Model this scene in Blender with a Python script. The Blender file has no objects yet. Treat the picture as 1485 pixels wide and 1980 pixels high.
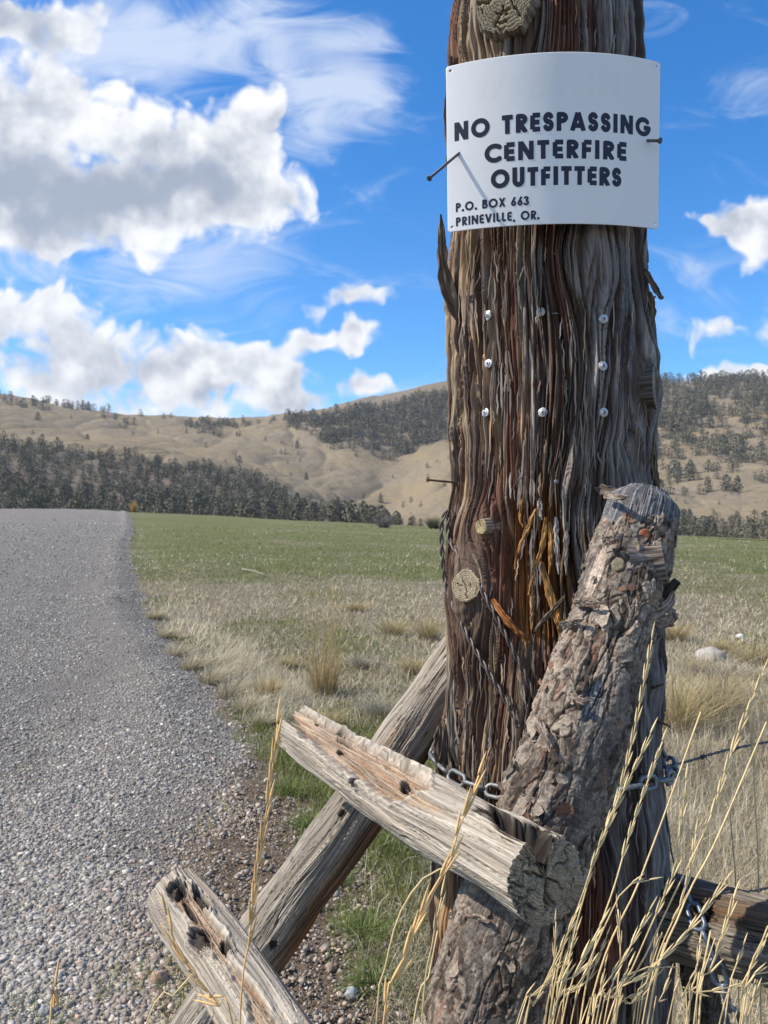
import bpy, math
import numpy as np
from math import radians, sin, cos, pi

# ------------------------------------------------------------------ camera, sky, sun
SC = bpy.context.scene
COL = SC.collection
PW, PH, F = 1485.0, 1980.0, 1487.0          # photograph size and focal length in its pixels
EYE = 1.5                                    # eye height over the ground, metres
cam_d = bpy.data.cameras.new('camera')
cam = bpy.data.objects.new('camera', cam_d)
COL.objects.link(cam)
cam.location = (0, 0, EYE)
cam.rotation_euler = (radians(90), 0, 0)
cam_d.sensor_fit = 'VERTICAL'
cam_d.sensor_height = 36.0
cam_d.lens = 36.0 * F / PH
cam_d.clip_start, cam_d.clip_end = 0.05, 20000
cam_d.dof.use_dof = True
cam_d.dof.focus_distance = 1.18
cam_d.dof.aperture_fstop = 13.0
SC.camera = cam
SC.view_settings.view_transform = 'Standard'
SC.view_settings.look = 'None'
SC.view_settings.exposure = 0.38
SC.view_settings.gamma = 1.0
SC.render.film_transparent = False

SUN = np.array([-0.70, -0.05, 0.70]); SUN /= np.linalg.norm(SUN)
sun_d = bpy.data.lights.new('sun', 'SUN')
sun_d.energy = 5.0
sun_d.angle = radians(0.53)
sun_d.color = (1.0, 0.91, 0.78)
sun = bpy.data.objects.new('sun', sun_d); COL.objects.link(sun)
import mathutils
sun.rotation_euler = mathutils.Vector(tuple(SUN)).to_track_quat('Z', 'Y').to_euler()
SUN_EL = math.asin(SUN[2]); SUN_AZ = math.atan2(SUN[0], SUN[1])


class Nx:
    """small expression builder over shader math nodes"""
    def __init__(s, nt, sock): s.nt, s.s = nt, sock
    def _m(s, op, b=None, c=None, clamp=False):
        n = s.nt.nodes.new('ShaderNodeMath'); n.operation = op; n.use_clamp = clamp
        for i, v in enumerate((s, b, c)):
            if v is None: continue
            if isinstance(v, Nx): s.nt.links.new(v.s, n.inputs[i])
            else: n.inputs[i].default_value = float(v)
        return Nx(s.nt, n.outputs[0])
    def __add__(s, o): return s._m('ADD', o)
    __radd__ = __add__
    def __sub__(s, o): return s._m('SUBTRACT', o)
    def __rsub__(s, o): return s._m('MULTIPLY_ADD', -1.0, o)
    def __mul__(s, o): return s._m('MULTIPLY', o)
    __rmul__ = __mul__
    def __truediv__(s, o): return s._m('DIVIDE', o)
    def mad(s, b, c): return s._m('MULTIPLY_ADD', b, c)
    def sstep(s, a, b):
        n = s.nt.nodes.new('ShaderNodeMapRange'); n.interpolation_type = 'SMOOTHSTEP'
        s.nt.links.new(s.s, n.inputs[0]); n.inputs[1].default_value = a; n.inputs[2].default_value = b
        return Nx(s.nt, n.outputs[0])
    def lin(s, a, b, c=0.0, d=1.0):
        n = s.nt.nodes.new('ShaderNodeMapRange')
        s.nt.links.new(s.s, n.inputs[0])
        for i, v in enumerate((a, b, c, d)): n.inputs[i + 1].default_value = v
        return Nx(s.nt, n.outputs[0])


def mixc(nt, fac, a, b, mode='MIX'):
    n = nt.nodes.new('ShaderNodeMix'); n.data_type = 'RGBA'; n.blend_type = mode
    for sock, v in ((n.inputs[0], fac), (n.inputs[6], a), (n.inputs[7], b)):
        if isinstance(v, Nx): nt.links.new(v.s, sock)
        elif hasattr(v, 'is_output'): nt.links.new(v, sock)
        elif isinstance(v, (int, float)): sock.default_value = v
        else: sock.default_value = (*v, 1) if len(v) == 3 else v
    return n.outputs[2]


def noise_node(nt, vec, scale, detail=4, rough=0.5, dist=0.0, lac=2.0, dims='3D'):
    n = nt.nodes.new('ShaderNodeTexNoise')
    n.noise_dimensions = dims
    n.inputs['Scale'].default_value = scale; n.inputs['Detail'].default_value = detail
    n.inputs['Roughness'].default_value = rough; n.inputs['Distortion'].default_value = dist
    n.inputs['Lacunarity'].default_value = lac
    if vec is not None: nt.links.new(vec, n.inputs['Vector'])
    return Nx(nt, n.outputs[0])


def build_world():
    w = bpy.data.worlds.new('World'); SC.world = w; w.use_nodes = True
    w.cycles.sampling_method = 'MANUAL'; w.cycles.sample_map_resolution = 512
    nt = w.node_tree; nt.nodes.clear()
    out = nt.nodes.new('ShaderNodeOutputWorld'); bg = nt.nodes.new('ShaderNodeBackground')
    nt.links.new(bg.outputs[0], out.inputs[0])
    sky = nt.nodes.new('ShaderNodeTexSky'); sky.sky_type = 'NISHITA'; sky.sun_disc = False
    sky.sun_elevation = SUN_EL; sky.sun_rotation = SUN_AZ
    sky.altitude = 1200; sky.air_density = 1.0; sky.dust_density = 0.3; sky.ozone_density = 3.0
    tc = nt.nodes.new('ShaderNodeTexCoord')
    sep = nt.nodes.new('ShaderNodeSeparateXYZ'); nt.links.new(tc.outputs['Generated'], sep.inputs[0])
    dx, dy, dz = (Nx(nt, sep.outputs[i]) for i in range(3))
    ay = dy._m('ABSOLUTE')._m('MAXIMUM', 0.12)
    u = dx / ay; v = dz / ay
    # warp so that cloud edges billow
    cmb = nt.nodes.new('ShaderNodeCombineXYZ'); nt.links.new(u.s, cmb.inputs[0]); nt.links.new(v.s, cmb.inputs[1]); nt.links.new(dy.s, cmb.inputs[2])
    vec = cmb.outputs[0]
    w1 = noise_node(nt, vec, 11.0, 2, 0.55, dims='2D'); 
    off = nt.nodes.new('ShaderNodeVectorMath'); off.operation = 'ADD'; off.inputs[1].default_value = (7.3, 3.1, 1.7)
    nt.links.new(vec, off.inputs[0])
    w2 = noise_node(nt, off.outputs[0], 11.0, 2, 0.55, dims='2D')
    uu = u + (w1 - 0.5) * 0.075; vv = v + (w2 - 0.5) * 0.06

    wv = nt.nodes.new('ShaderNodeCombineXYZ'); nt.links.new(uu.s, wv.inputs[0]); nt.links.new(vv.s, wv.inputs[1])
    wvec = wv.outputs[0]
    def blobs(lst, vsock):
        tot = None
        for (px, py, rx, ry, a) in lst:
            cx, cy = (px - PW / 2) / F, (PH / 2 - py) / F
            m = nt.nodes.new('ShaderNodeVectorMath'); m.operation = 'MULTIPLY_ADD'
            nt.links.new(vsock, m.inputs[0])
            m.inputs[1].default_value = (F / rx, F / ry, 0); m.inputs[2].default_value = (-cx * F / rx, -cy * F / ry, 0)
            d = nt.nodes.new('ShaderNodeVectorMath'); d.operation = 'DOT_PRODUCT'
            nt.links.new(m.outputs[0], d.inputs[0]); nt.links.new(m.outputs[0], d.inputs[1])
            p = nt.nodes.new('ShaderNodeMath'); p.operation = 'POWER'; p.inputs[0].default_value = 0.36788
            nt.links.new(d.outputs['Value'], p.inputs[1])
            ex = Nx(nt, p.outputs[0])
            tot = ex * a if tot is None else ex.mad(a, tot)
        return tot
    cum = [(40, 250, 150, 120, .9), (130, 175, 95, 62, .85), (300, 280, 130, 85, 1.0), (430, 265, 105, 80, .9), (520, 215, 52, 62, .85),
           (490, 340, 85, 85, .9), (250, 400, 230, 60, .9), (70, 410, 160, 70, .9), (50, 30, 150, 62, .95), (170, 70, 80, 40, .55), (200, 475, 120, 42, .75),
           (420, 400, 110, 55, .7), (-150, 300, 200, 200, 1.0),
           (90, 590, 85, 42, .8), (170, 650, 110, 50, .75), (370, 670, 75, 50, .8), (300, 735, 230, 50, .95), (480, 710, 90, 48, .95), (60, 730, 150, 55, .75),
           (560, 745, 50, 42, .75), (330, 795, 280, 28, .6), (20, 620, 60, 60, .6), (-150, 680, 180, 90, .8),
           (720, 560, 55, 26, .95), (650, 572, 60, 24, .85), (600, 596, 38, 16, .6), (655, 655, 80, 32, 1.0), (705, 640, 38, 32, .8), (575, 655, 48, 24, .7), (695, 742, 52, 20, .85), (600, 770, 60, 18, .6),
           (1475, 435, 75, 55, 1.05), (1385, 432, 55, 22, .75), (1310, 425, 45, 18, .6), (1395, 640, 60, 32, .62), (1340, 668, 40, 22, .5), (1400, 730, 100, 20, .9), (1480, 715, 50, 22, .9), (1620, 560, 130, 160, .8)]
    wis = [(330, 90, 170, 100, .75), (480, 40, 120, 60, .5), (650, 200, 120, 95, .75), (720, 90, 90, 100, .55), (590, 130, 110, 70, .4), (590, 250, 70, 60, .45), (120, 90, 220, 110, .95),
           (300, 560, 220, 70, .5), (420, 480, 150, 60, .5), (1420, 150, 140, 45, .28), (1330, 350, 120, 60, .18), (1360, 560, 130, 60, .35), (500, 600, 200, 60, .3), (80, 520, 120, 60, .5), (300, 790, 500, 60, .5), (1300, 720, 300, 60, .4), (830, 560, 40, 20, .35)]
    gry = [(330, 375, 210, 50, 1.0), (110, 385, 150, 55, .75), (60, 260, 80, 75, .6), (50, 25, 190, 70, 1.1), (400, 335, 80, 40, .5), (-120, 380, 200, 90, .9), (250, 330, 60, 40, .4),
           (300, 690, 55, 25, .25), (120, 690, 110, 30, .4), (380, 760, 180, 20, .35), (60, 790, 200, 30, .4), (640, 680, 80, 12, .35), (690, 600, 60, 10, .35), (1390, 665, 60, 20, .35), (150, 440, 100, 25, .35)]
    B = blobs(cum, wvec)
    Wv = blobs(wis, wvec)
    G = blobs(gry, wvec)
    n1 = noise_node(nt, vec, 9.0, 8, 0.66, 0.0, dims='2D')
    vor = nt.nodes.new('ShaderNodeTexVoronoi'); vor.voronoi_dimensions = '2D'; vor.feature = 'SMOOTH_F1'
    vor.inputs['Scale'].default_value = 15; vor.inputs['Detail'].default_value = 2.0; vor.inputs['Smoothness'].default_value = 0.25; vor.inputs['Roughness'].default_value = 0.62
    nt.links.new(wv.outputs[0], vor.inputs['Vector'])
    bil = Nx(nt, vor.outputs['Distance'])
    around = dy.sstep(0.10, -0.25) * 0.36 + v.sstep(0.95, 1.5) * 0.28  # unseen clouds behind and overhead, added to whiten and lift the fill light
    B = B + around
    n0 = noise_node(nt, wvec, 4.2, 2, 0.5, 0.0, dims='2D')
    D = B * 1.35 + (n1 - 0.5) * 1.45 + (n0 - 0.5) * 0.7 + (0.56 - bil) * 1.1
    D = D + (B.sstep(0.0, 0.30) - 1.0) * 0.55
    a_c = D.sstep(0.16, 1.05)
    # second sample towards the light, for the modelling of the billows
    off2 = nt.nodes.new('ShaderNodeVectorMath'); off2.operation = 'ADD'; off2.inputs[1].default_value = (-0.010, 0.022, 0)
    nt.links.new(vec, off2.inputs[0])
    n1b = noise_node(nt, off2.outputs[0], 9.0, 4, 0.55, 0.0, dims='2D')
    n1c = noise_node(nt, vec, 9.0, 4, 0.55, 0.0, dims='2D')
    relief = (n1c - n1b) * 2.6 + (n1 - 0.5) * 0.3 + (0.54 - bil) * 0.5
    thick = D.sstep(0.55, 1.6)
    # wisps, streaked
    rot = nt.nodes.new('ShaderNodeMapping'); rot.inputs['Rotation'].default_value = (0, 0, radians(-38)); rot.inputs['Scale'].default_value = (3.2, 9.0, 3)
    nt.links.new(vec, rot.inputs[0])
    n2 = noise_node(nt, rot.outputs[0], 1.6, 8, 0.62, 0.8, dims='2D')
    a_w = ((Wv + (n2 - 0.5) * 2.3).sstep(0.10, 1.25)) * 0.74
    # colours
    skyc = nt.nodes.new('ShaderNodeGamma'); nt.links.new(sky.outputs[0], skyc.inputs[0]); skyc.inputs[1].default_value = 1.0
    hs = nt.nodes.new('ShaderNodeHueSaturation'); nt.links.new(skyc.outputs[0], hs.inputs['Color'])
    hs.inputs['Saturation'].default_value = SKY_SAT; hs.inputs['Value'].default_value = SKY_VAL; hs.inputs['Hue'].default_value = SKY_HUE
    skycol = hs.outputs[0]
    gfac = (G * (n1 * 1.6 + 0.02)._m('MULTIPLY', 0.80) + thick * 0.30 - 0.16 + (n0 - 0.5) * 0.7 - relief * 0.9)
    br = gfac.sstep(-0.35, 1.15)
    cc = mixc(nt, br, (5.6, 5.62, 5.7), (1.9, 2.2, 2.8))
    c1 = mixc(nt, a_w, skycol, (4.3, 4.7, 5.4))
    c2 = mixc(nt, a_c, c1, cc)
    nt.links.new(c2, bg.inputs[0]); bg.inputs[1].default_value = 0.15
SKY_SAT, SKY_VAL, SKY_HUE = 1.42, 1.14, 0.503
build_world()
# ------------------------------------------------------------------ helpers
RNG = np.random.default_rng(11)


def at(px, py, Y):
    """the point at depth Y that the photograph shows at (px, py)"""
    return np.array([(px - PW / 2) / F * Y, Y, EYE - (py - PH / 2) / F * Y])


_g = np.random.default_rng(3)
_PERM = _g.permutation(4096).astype(np.int32)
_GR = _g.normal(size=(4096, 3)).astype(np.float32); _GR /= np.linalg.norm(_GR, axis=1)[:, None]
_RV = _g.random(4096).astype(np.float32)


def _h(i, j, k):
    return _PERM[(_PERM[(_PERM[i & 4095] + j) & 4095] + k) & 4095]


def perlin(x, y, z=0.0, seed=0):
    x = np.asarray(x, np.float32); y = np.asarray(y, np.float32); z = np.asarray(z, np.float32) + np.float32(seed * 17.37)
    x, y, z = np.broadcast_arrays(x, y, z)
    xi, yi, zi = np.floor(x).astype(np.int32), np.floor(y).astype(np.int32), np.floor(z).astype(np.int32)
    fx, fy, fz = x - xi, y - yi, z - zi
    s = lambda t: t * t * t * (t * (t * 6 - 15) + 10)
    ux, uy, uz = s(fx), s(fy), s(fz)
    r = []
    for dz in (0, 1):
        ry = []
        for dy in (0, 1):
            rx = []
            for dx in (0, 1):
                g = _GR[_h(xi + dx, yi + dy, zi + dz)]
                rx.append(g[..., 0] * (fx - dx) + g[..., 1] * (fy - dy) + g[..., 2] * (fz - dz))
            ry.append(rx[0] + ux * (rx[1] - rx[0]))
        r.append(ry[0] + uy * (ry[1] - ry[0]))
    return (r[0] + uz * (r[1] - r[0])) * 1.5


def fbm(x, y, z=0.0, oct=4, rough=0.5, seed=0):
    t, a, f, n = 0, 1.0, 1.0, 0.0
    for o in range(oct):
        t = t + a * perlin(np.asarray(x) * f, np.asarray(y) * f, np.asarray(z) * f, seed + o * 3.1)
        n += a; a *= rough; f *= 2.03
    return t / n


def worley2(u, v, seed=0, per=None, jit=0.95):
    """nearest two cells on a plane (periodic in u): distance 1, distance 2, a random value of the cell"""
    ui, vi = np.floor(u).astype(np.int32), np.floor(v).astype(np.int32)
    d1 = np.full(u.shape, 9.0, np.float32); d2 = d1.copy(); cid = np.zeros(u.shape, np.float32)
    ox = np.zeros(u.shape, np.float32); oy = ox.copy()
    for a in (-1, 0, 1):
        for b in (-1, 0, 1):
            ci, cj = ui + a, vi + b
            ck = ci % per if per else ci
            hh = _h(ck, cj, seed * 7 + 1)
            px = ci + 0.5 + (_RV[hh] - 0.5) * jit; py = cj + 0.5 + (_RV[(hh * 3 + 11) & 4095] - 0.5) * jit
            d = np.sqrt((u - px) ** 2 + (v - py) ** 2)
            near = d < d1
            d2 = np.where(near, d1, np.minimum(d2, d)); cid = np.where(near, _RV[(hh * 5 + 3) & 4095], cid)
            ox = np.where(near, u - px, ox); oy = np.where(near, v - py, oy)
            d1 = np.where(near, d, d1)
    return d1, d2, cid, ox, oy


def sst(x, a, b):
    t = np.clip((np.asarray(x) - a) / (b - a), 0, 1)
    return t * t * (3 - 2 * t)


def mixv(a, b, t):
    a = np.asarray(a, np.float32); b = np.asarray(b, np.float32); t = np.asarray(t, np.float32)[..., None]
    return a * (1 - t) + b * t


def link(name, me, mats, parent=None):
    o = bpy.data.objects.new(name, me); COL.objects.link(o)
    for m in (mats if isinstance(mats, (list, tuple)) else [mats]):
        me.materials.append(m)
    if parent is not None: o.parent = parent
    return o


def mesh_np(name, V, quads=None, tris=None, mats=None, parent=None, col=None, fco=None, smooth=True, matidx=None):
    V = np.ascontiguousarray(V, np.float32).reshape(-1, 3)
    loops, starts, n = [], [], 0
    for arr, k in ((quads, 4), (tris, 3)):
        if arr is not None and len(arr):
            arr = np.ascontiguousarray(arr, np.int32).reshape(-1, k)
            loops.append(arr.ravel()); starts.append(n + np.arange(len(arr), dtype=np.int32) * k); n += arr.size
    loops = np.concatenate(loops); starts = np.concatenate(starts)
    me = bpy.data.meshes.new(name)
    me.vertices.add(len(V)); me.vertices.foreach_set('co', V.ravel())
    me.loops.add(len(loops)); me.loops.foreach_set('vertex_index', loops)
    me.polygons.add(len(starts)); me.polygons.foreach_set('loop_start', starts)
    if smooth: me.polygons.foreach_set('use_smooth', np.ones(len(starts), bool))
    if matidx is not None: me.polygons.foreach_set('material_index', np.asarray(matidx, np.int32))
    me.update(calc_edges=True); me.validate()
    if col is not None:
        c = np.ones((len(V), 4), np.float32); c[:, :3] = np.clip(np.asarray(col, np.float32).reshape(-1, 3), 0, 1)
        a = me.color_attributes.new('Col', 'FLOAT_COLOR', 'POINT'); a.data.foreach_set('color', c.ravel())
    if fco is not None:
        a = me.attributes.new('fco', 'FLOAT_VECTOR', 'POINT'); a.data.foreach_set('vector', np.ascontiguousarray(fco, np.float32).ravel())
    return link(name, me, mats, parent)


def grid_quads(nv, nu, wrap):
    i = np.arange(nv - 1)[:, None]; j = np.arange(nu if wrap else nu - 1)[None, :]
    j2 = (j + 1) % nu
    a = i * nu + j; b = i * nu + j2
    return np.stack(np.broadcast_arrays(a, b, b + nu, a + nu), -1).reshape(-1, 4)


def tag(o, label=None, cat=None, group=None, kind=None):
    if label: o['label'] = label
    if cat: o['category'] = cat
    if group: o['group'] = group
    if kind: o['kind'] = kind
    return o


def thing(name, label, cat, loc, group=None):
    o = bpy.data.objects.new(name, None); COL.objects.link(o)
    o.location = tuple(float(c) for c in loc); o.empty_display_size = 0.05
    return tag(o, label, cat, group)


def adopt(o, parent):
    """parent o, whose mesh is in world coordinates, keeping it in place"""
    o.parent = parent
    o.matrix_parent_inverse = mathutils.Matrix.Translation(parent.location).inverted()
    return o


def frame_of(path):
    """tangents and two normals along a polyline; the first normal looks towards the camera side"""
    P = np.asarray(path, float); t = np.gradient(P, axis=0); t /= np.linalg.norm(t, axis=1)[:, None]
    ref = np.array([0, -1.0, 0.0])
    e1 = ref - t * (t @ ref)[:, None]
    bad = np.linalg.norm(e1, axis=1) < 0.2
    if bad.any():
        r2 = np.array([0.0, 0, 1.0]); e1[bad] = r2 - t[bad] * (t[bad] @ r2)[:, None]
    e1 /= np.linalg.norm(e1, axis=1)[:, None]
    return P, t, e1, np.cross(t, e1)


def resample(pts, n):
    """smooth curve through points (Catmull-Rom), n samples even in arc length"""
    p = np.asarray(pts, float)
    if len(p) == 2: return p[0] + np.linspace(0, 1, n)[:, None] * (p[1] - p[0])
    q = np.vstack([2 * p[0] - p[1], p, 2 * p[-1] - p[-2]])
    out = []
    for i in range(len(p) - 1):
        a, b, c, d = q[i:i + 4]; s = np.linspace(0, 1, 24, endpoint=False)[:, None]
        out.append(0.5 * ((2 * b) + (c - a) * s + (2 * a - 5 * b + 4 * c - d) * s ** 2 + (3 * b - a - 3 * c + d) * s ** 3))
    c = np.vstack(out + [p[-1:]])
    L = np.concatenate([[0], np.cumsum(np.linalg.norm(np.diff(c, axis=0), axis=1))])
    s = np.linspace(0, L[-1], n)
    return np.stack([np.interp(s, L, c[:, k]) for k in range(3)], -1)


def tube_v(path, rad, nu=6):
    """vertices and quads of a plain round tube with closed ends"""
    P, t, e1, e2 = frame_of(path)
    th = np.linspace(0, 2 * pi, nu, endpoint=False)
    r = np.broadcast_to(np.asarray(rad, float), (len(P),))
    V = P[:, None] + r[:, None, None] * (np.cos(th)[None, :, None] * e1[:, None] + np.sin(th)[None, :, None] * e2[:, None])
    V = V.reshape(-1, 3); Q = grid_quads(len(P), nu, True)
    n = len(V); V = np.vstack([V, P[:1], P[-1:]])
    j = np.arange(nu); T = np.vstack([np.stack([(j + 1) % nu, j, np.full(nu, n)], -1), np.stack([(len(P) - 1) * nu + j, (len(P) - 1) * nu + (j + 1) % nu, np.full(nu, n + 1)], -1)])
    return V, Q, T


class Bag:
    """collects pieces into one mesh"""
    def __init__(s): s.V, s.Q, s.T, s.C, s.n = [], [], [], [], 0
    def add(s, V, Q=None, T=None, col=None):
        V = np.asarray(V, np.float32).reshape(-1, 3)
        if Q is not None and len(Q): s.Q.append(np.asarray(Q).reshape(-1, 4) + s.n)
        if T is not None and len(T): s.T.append(np.asarray(T).reshape(-1, 3) + s.n)
        if col is not None: s.C.append(np.broadcast_to(np.asarray(col, np.float32), (len(V), 3)))
        s.V.append(V); s.n += len(V)
    def tube(s, path, rad, nu=6, col=None): s.add(*tube_v(path, rad, nu), col=col)
    def build(s, name, mats, parent=None, smooth=True):
        return mesh_np(name, np.vstack(s.V), np.vstack(s.Q) if s.Q else None, np.vstack(s.T) if s.T else None, mats, parent, np.vstack(s.C) if s.C else None, smooth=smooth)


# ------------------------------------------------------------------ materials
def mat_base(name, rough=0.85, spec=0.25):
    m = bpy.data.materials.new(name); m.use_nodes = True
    nt = m.node_tree; b = nt.nodes['Principled BSDF']
    b.inputs['Roughness'].default_value = rough; b.inputs['Specular IOR Level'].default_value = spec
    return m, nt, b


def bump(nt, b, h, strength, dist):
    n = nt.nodes.new('ShaderNodeBump'); n.inputs['Strength'].default_value = strength; n.inputs['Distance'].default_value = dist
    nt.links.new(h.s if isinstance(h, Nx) else h, n.inputs['Height']); nt.links.new(n.outputs[0], b.inputs['Normal'])


def attr(nt, name, vec=False, fac=False):
    n = nt.nodes.new('ShaderNodeAttribute'); n.attribute_name = name
    return n.outputs['Fac' if fac else 'Vector' if vec else 'Color']


def wood_mat(name, fibre=(420, 420, 22), amp=0.55, bmp=0.5, dist=0.0012, rough=0.9, mott=(0.6, 1.35)):
    """vertex colours of the wood, broken up by fine fibres that run along it"""
    m, nt, b = mat_base(name, rough, 0.15)
    mp = nt.nodes.new('ShaderNodeMapping'); mp.inputs['Scale'].default_value = fibre
    nt.links.new(attr(nt, 'fco', True), mp.inputs[0])
    n1 = noise_node(nt, mp.outputs[0], 1.0, 6, 0.62)
    mp2 = nt.nodes.new('ShaderNodeMapping'); mp2.inputs['Scale'].default_value = (fibre[0] * .22, fibre[1] * .22, fibre[2] * .5)
    nt.links.new(attr(nt, 'fco', True), mp2.inputs[0])
    n2 = noise_node(nt, mp2.outputs[0], 1.0, 4, 0.6)
    f = (n1.lin(0.28, 0.72, 1 - amp, 1 + amp)) * (n2.lin(0.3, 0.7, mott[0], mott[1]))
    nt.links.new(mixc(nt, 1.0, attr(nt, 'Col'), _grey(nt, f), 'MULTIPLY'), b.inputs['Base Color'])
    bump(nt, b, n1, bmp, dist)
    return m


def _grey(nt, f):
    n = nt.nodes.new('ShaderNodeCombineColor')
    for i in range(3): nt.links.new(f.s, n.inputs[i])
    return n.outputs[0]


def col_mat(name, rough=0.9, spec=0.1, var=0.0, scale=60, metal=0.0, transl=0.0):
    """plain vertex-coloured surface with a little variation"""
    m, nt, b = mat_base(name, rough, spec)
    c = attr(nt, 'Col')
    if var:
        tc = nt.nodes.new('ShaderNodeTexCoord')
        n = noise_node(nt, tc.outputs['Object'], scale, 4, 0.6)
        c = mixc(nt, 1.0, c, _grey(nt, n.lin(0.25, 0.75, 1 - var, 1 + var)), 'MULTIPLY')
    nt.links.new(c, b.inputs['Base Color'])
    b.inputs['Metallic'].default_value = metal
    if transl:
        out = nt.nodes['Material Output']; tr = nt.nodes.new('ShaderNodeBsdfTranslucent'); nt.links.new(c, tr.inputs[0])
        mx = nt.nodes.new('ShaderNodeMixShader'); mx.inputs[0].default_value = transl
        nt.links.new(b.outputs[0], mx.inputs[1]); nt.links.new(tr.outputs[0], mx.inputs[2]); nt.links.new(mx.outputs[0], out.inputs[0])
    return m
# ------------------------------------------------------------------ the ground, the gravel road, the hills
def road_edge(y):
    y = np.asarray(y, float)
    e = np.interp(y, [-60, 0, 1.6, 2.4, 3.2, 4.85, 6, 8.6, 12, 17, 30, 44, 70, 110, 170],
                  [2, 0.4, -0.42, -0.58, -0.74, -0.84, -1.25, -2.32, -3.65, -5.5, -10.0, -14.3, -23.0, -37.0, -58.0])
    return e + 0.16 * perlin(np.asarray(y) * 0.9, 0.3, 5) * np.clip(np.asarray(y) / 8, .4, 1.5) + 0.10 * perlin(np.asarray(y) * 3.1, 4.3, 9) + .05 * perlin(y * 8.3, 1.3, 9)


def ground_z(x, y):
    x = np.asarray(x, float); y = np.asarray(y, float)
    k = sst(y, 4, 75)
    tilt = np.where(x > 0, -0.041 * x, -0.052 * x)
    tilt = np.where(x < -34, 1.77 + 0.016 * (x + 34), tilt)
    tilt = np.clip(tilt, -4.5, 1.8)
    z = tilt * k
    crest = 92 + 0.12 * np.clip(x, -60, 60)
    z = z - np.clip(y - crest, 0, None) ** 2 * 0.004
    far = sst(np.hypot(x, y), 0.5, 14)
    z = z + 0.05 * perlin(x * 0.35, y * 0.35, 1.2) * far + 0.016 * perlin(x * 1.7, y * 1.7, 3.3)
    z = z + 0.10 * perlin(x * 0.09, y * 0.09, 7.7) * sst(y, 12, 40)
    # a little bank where the road shoulder meets the field
    d = x - road_edge(y)
    z = z - 0.05 * np.exp(-((d - 0.5) / 0.6) ** 2) * sst(y, 3.5, 9)
    return z


def build_ground():
    t = np.linspace(-6.6, 6.6, 470); xs = 0.55 * np.sinh(t)
    t2 = np.linspace(-4.6, 6.0, 470); ys = 2.6 + 0.75 * np.sinh(t2); ys = ys[ys < 150]
    X, Y = np.meshgrid(xs, ys)
    Z = ground_z(X, Y) - 0.012
    m, nt, b = mat_base('field_soil', 0.95, 0.1)
    tc = nt.nodes.new('ShaderNodeTexCoord'); v = tc.outputs['Object']
    sp = nt.nodes.new('ShaderNodeMapping'); sp.inputs['Scale'].default_value = (0.55, 1.0, 1); nt.links.new(v, sp.inputs[0])
    big = noise_node(nt, sp.outputs[0], 0.16, 5, 0.6)
    med = noise_node(nt, sp.outputs[0], 1.3, 6, 0.65)
    fin = noise_node(nt, v, 28, 6, 0.7)
    fin2 = noise_node(nt, v, 160, 3, 0.6)
    sep = nt.nodes.new('ShaderNodeSeparateXYZ'); nt.links.new(v, sep.inputs[0]); y = Nx(nt, sep.outputs[1])
    green = (y.sstep(9.0, 22.0) * 0.75 + (big - 0.5) * 1.5 + (med - 0.5) * 1.1).sstep(0.22, 0.8)
    dry = mixc(nt, fin.lin(0.3, 0.7), (0.15, 0.12, 0.08), (0.34, 0.295, 0.20))
    grn = mixc(nt, fin.lin(0.3, 0.7), (0.095, 0.105, 0.038), (0.20, 0.205, 0.085))
    c = mixc(nt, green, dry, grn)
    c = mixc(nt, med.sstep(0.58, 0.72) * 0.55, c, (0.33, 0.29, 0.19))
    c = mixc(nt, (fin2.sstep(0.55, 0.75)) * 0.5, c, (0.40, 0.36, 0.26))
    c = mixc(nt, Nx(nt, attr(nt, 'dirt', fac=True)), c, mixc(nt, fin.lin(0.3, 0.7), (0.13, 0.095, 0.065), (0.27, 0.21, 0.155)))
    nt.links.new(c, b.inputs['Base Color'])
    bump(nt, b, fin * 0.6 + fin2 * 0.4 + med, 0.9, 0.06)
    o = mesh_np('ground', np.stack([X, Y, Z], -1), grid_quads(len(ys), len(xs), False), mats=m)
    d = X - road_edge(Y); w = sst(.95 - d + .35 * perlin(X * 2.3, Y * 2.3, 4.0), 0, .5) * sst(5.2 - Y, 0, 1.2)
    a = o.data.attributes.new('dirt', 'FLOAT', 'POINT'); a.data.foreach_set('value', w.ravel().astype(np.float32))
    tag(o, kind='structure')


def road_w(y): return np.interp(y, [-40, 0, 10, 40, 128], [9, 9, 9, 13, 30])


def road_z(x, y):
    wd = road_edge(y) - x; w = np.clip(wd / road_w(y), 0, 1)
    z = ground_z(x, y) + 0.07 * np.sin(w * pi) * sst(y, 1, 12) + 0.02 * sst(wd, 0, 0.25) - 0.02 + (0.085 + .03 * perlin(x * 1.3, y * 1.1, 6.0)) * np.exp(-((wd - .50) / .30) ** 2) * sst(y, 3.6, 6) + 0.012 * perlin(x * 2.2, y * 2.2, 2.0) + 0.004 * perlin(x * 9, y * 9, 4.0)
    for tr in (1.3, 3.0): z = z - 0.018 * np.exp(-((wd - tr) / 0.28) ** 2)
    return z


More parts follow.
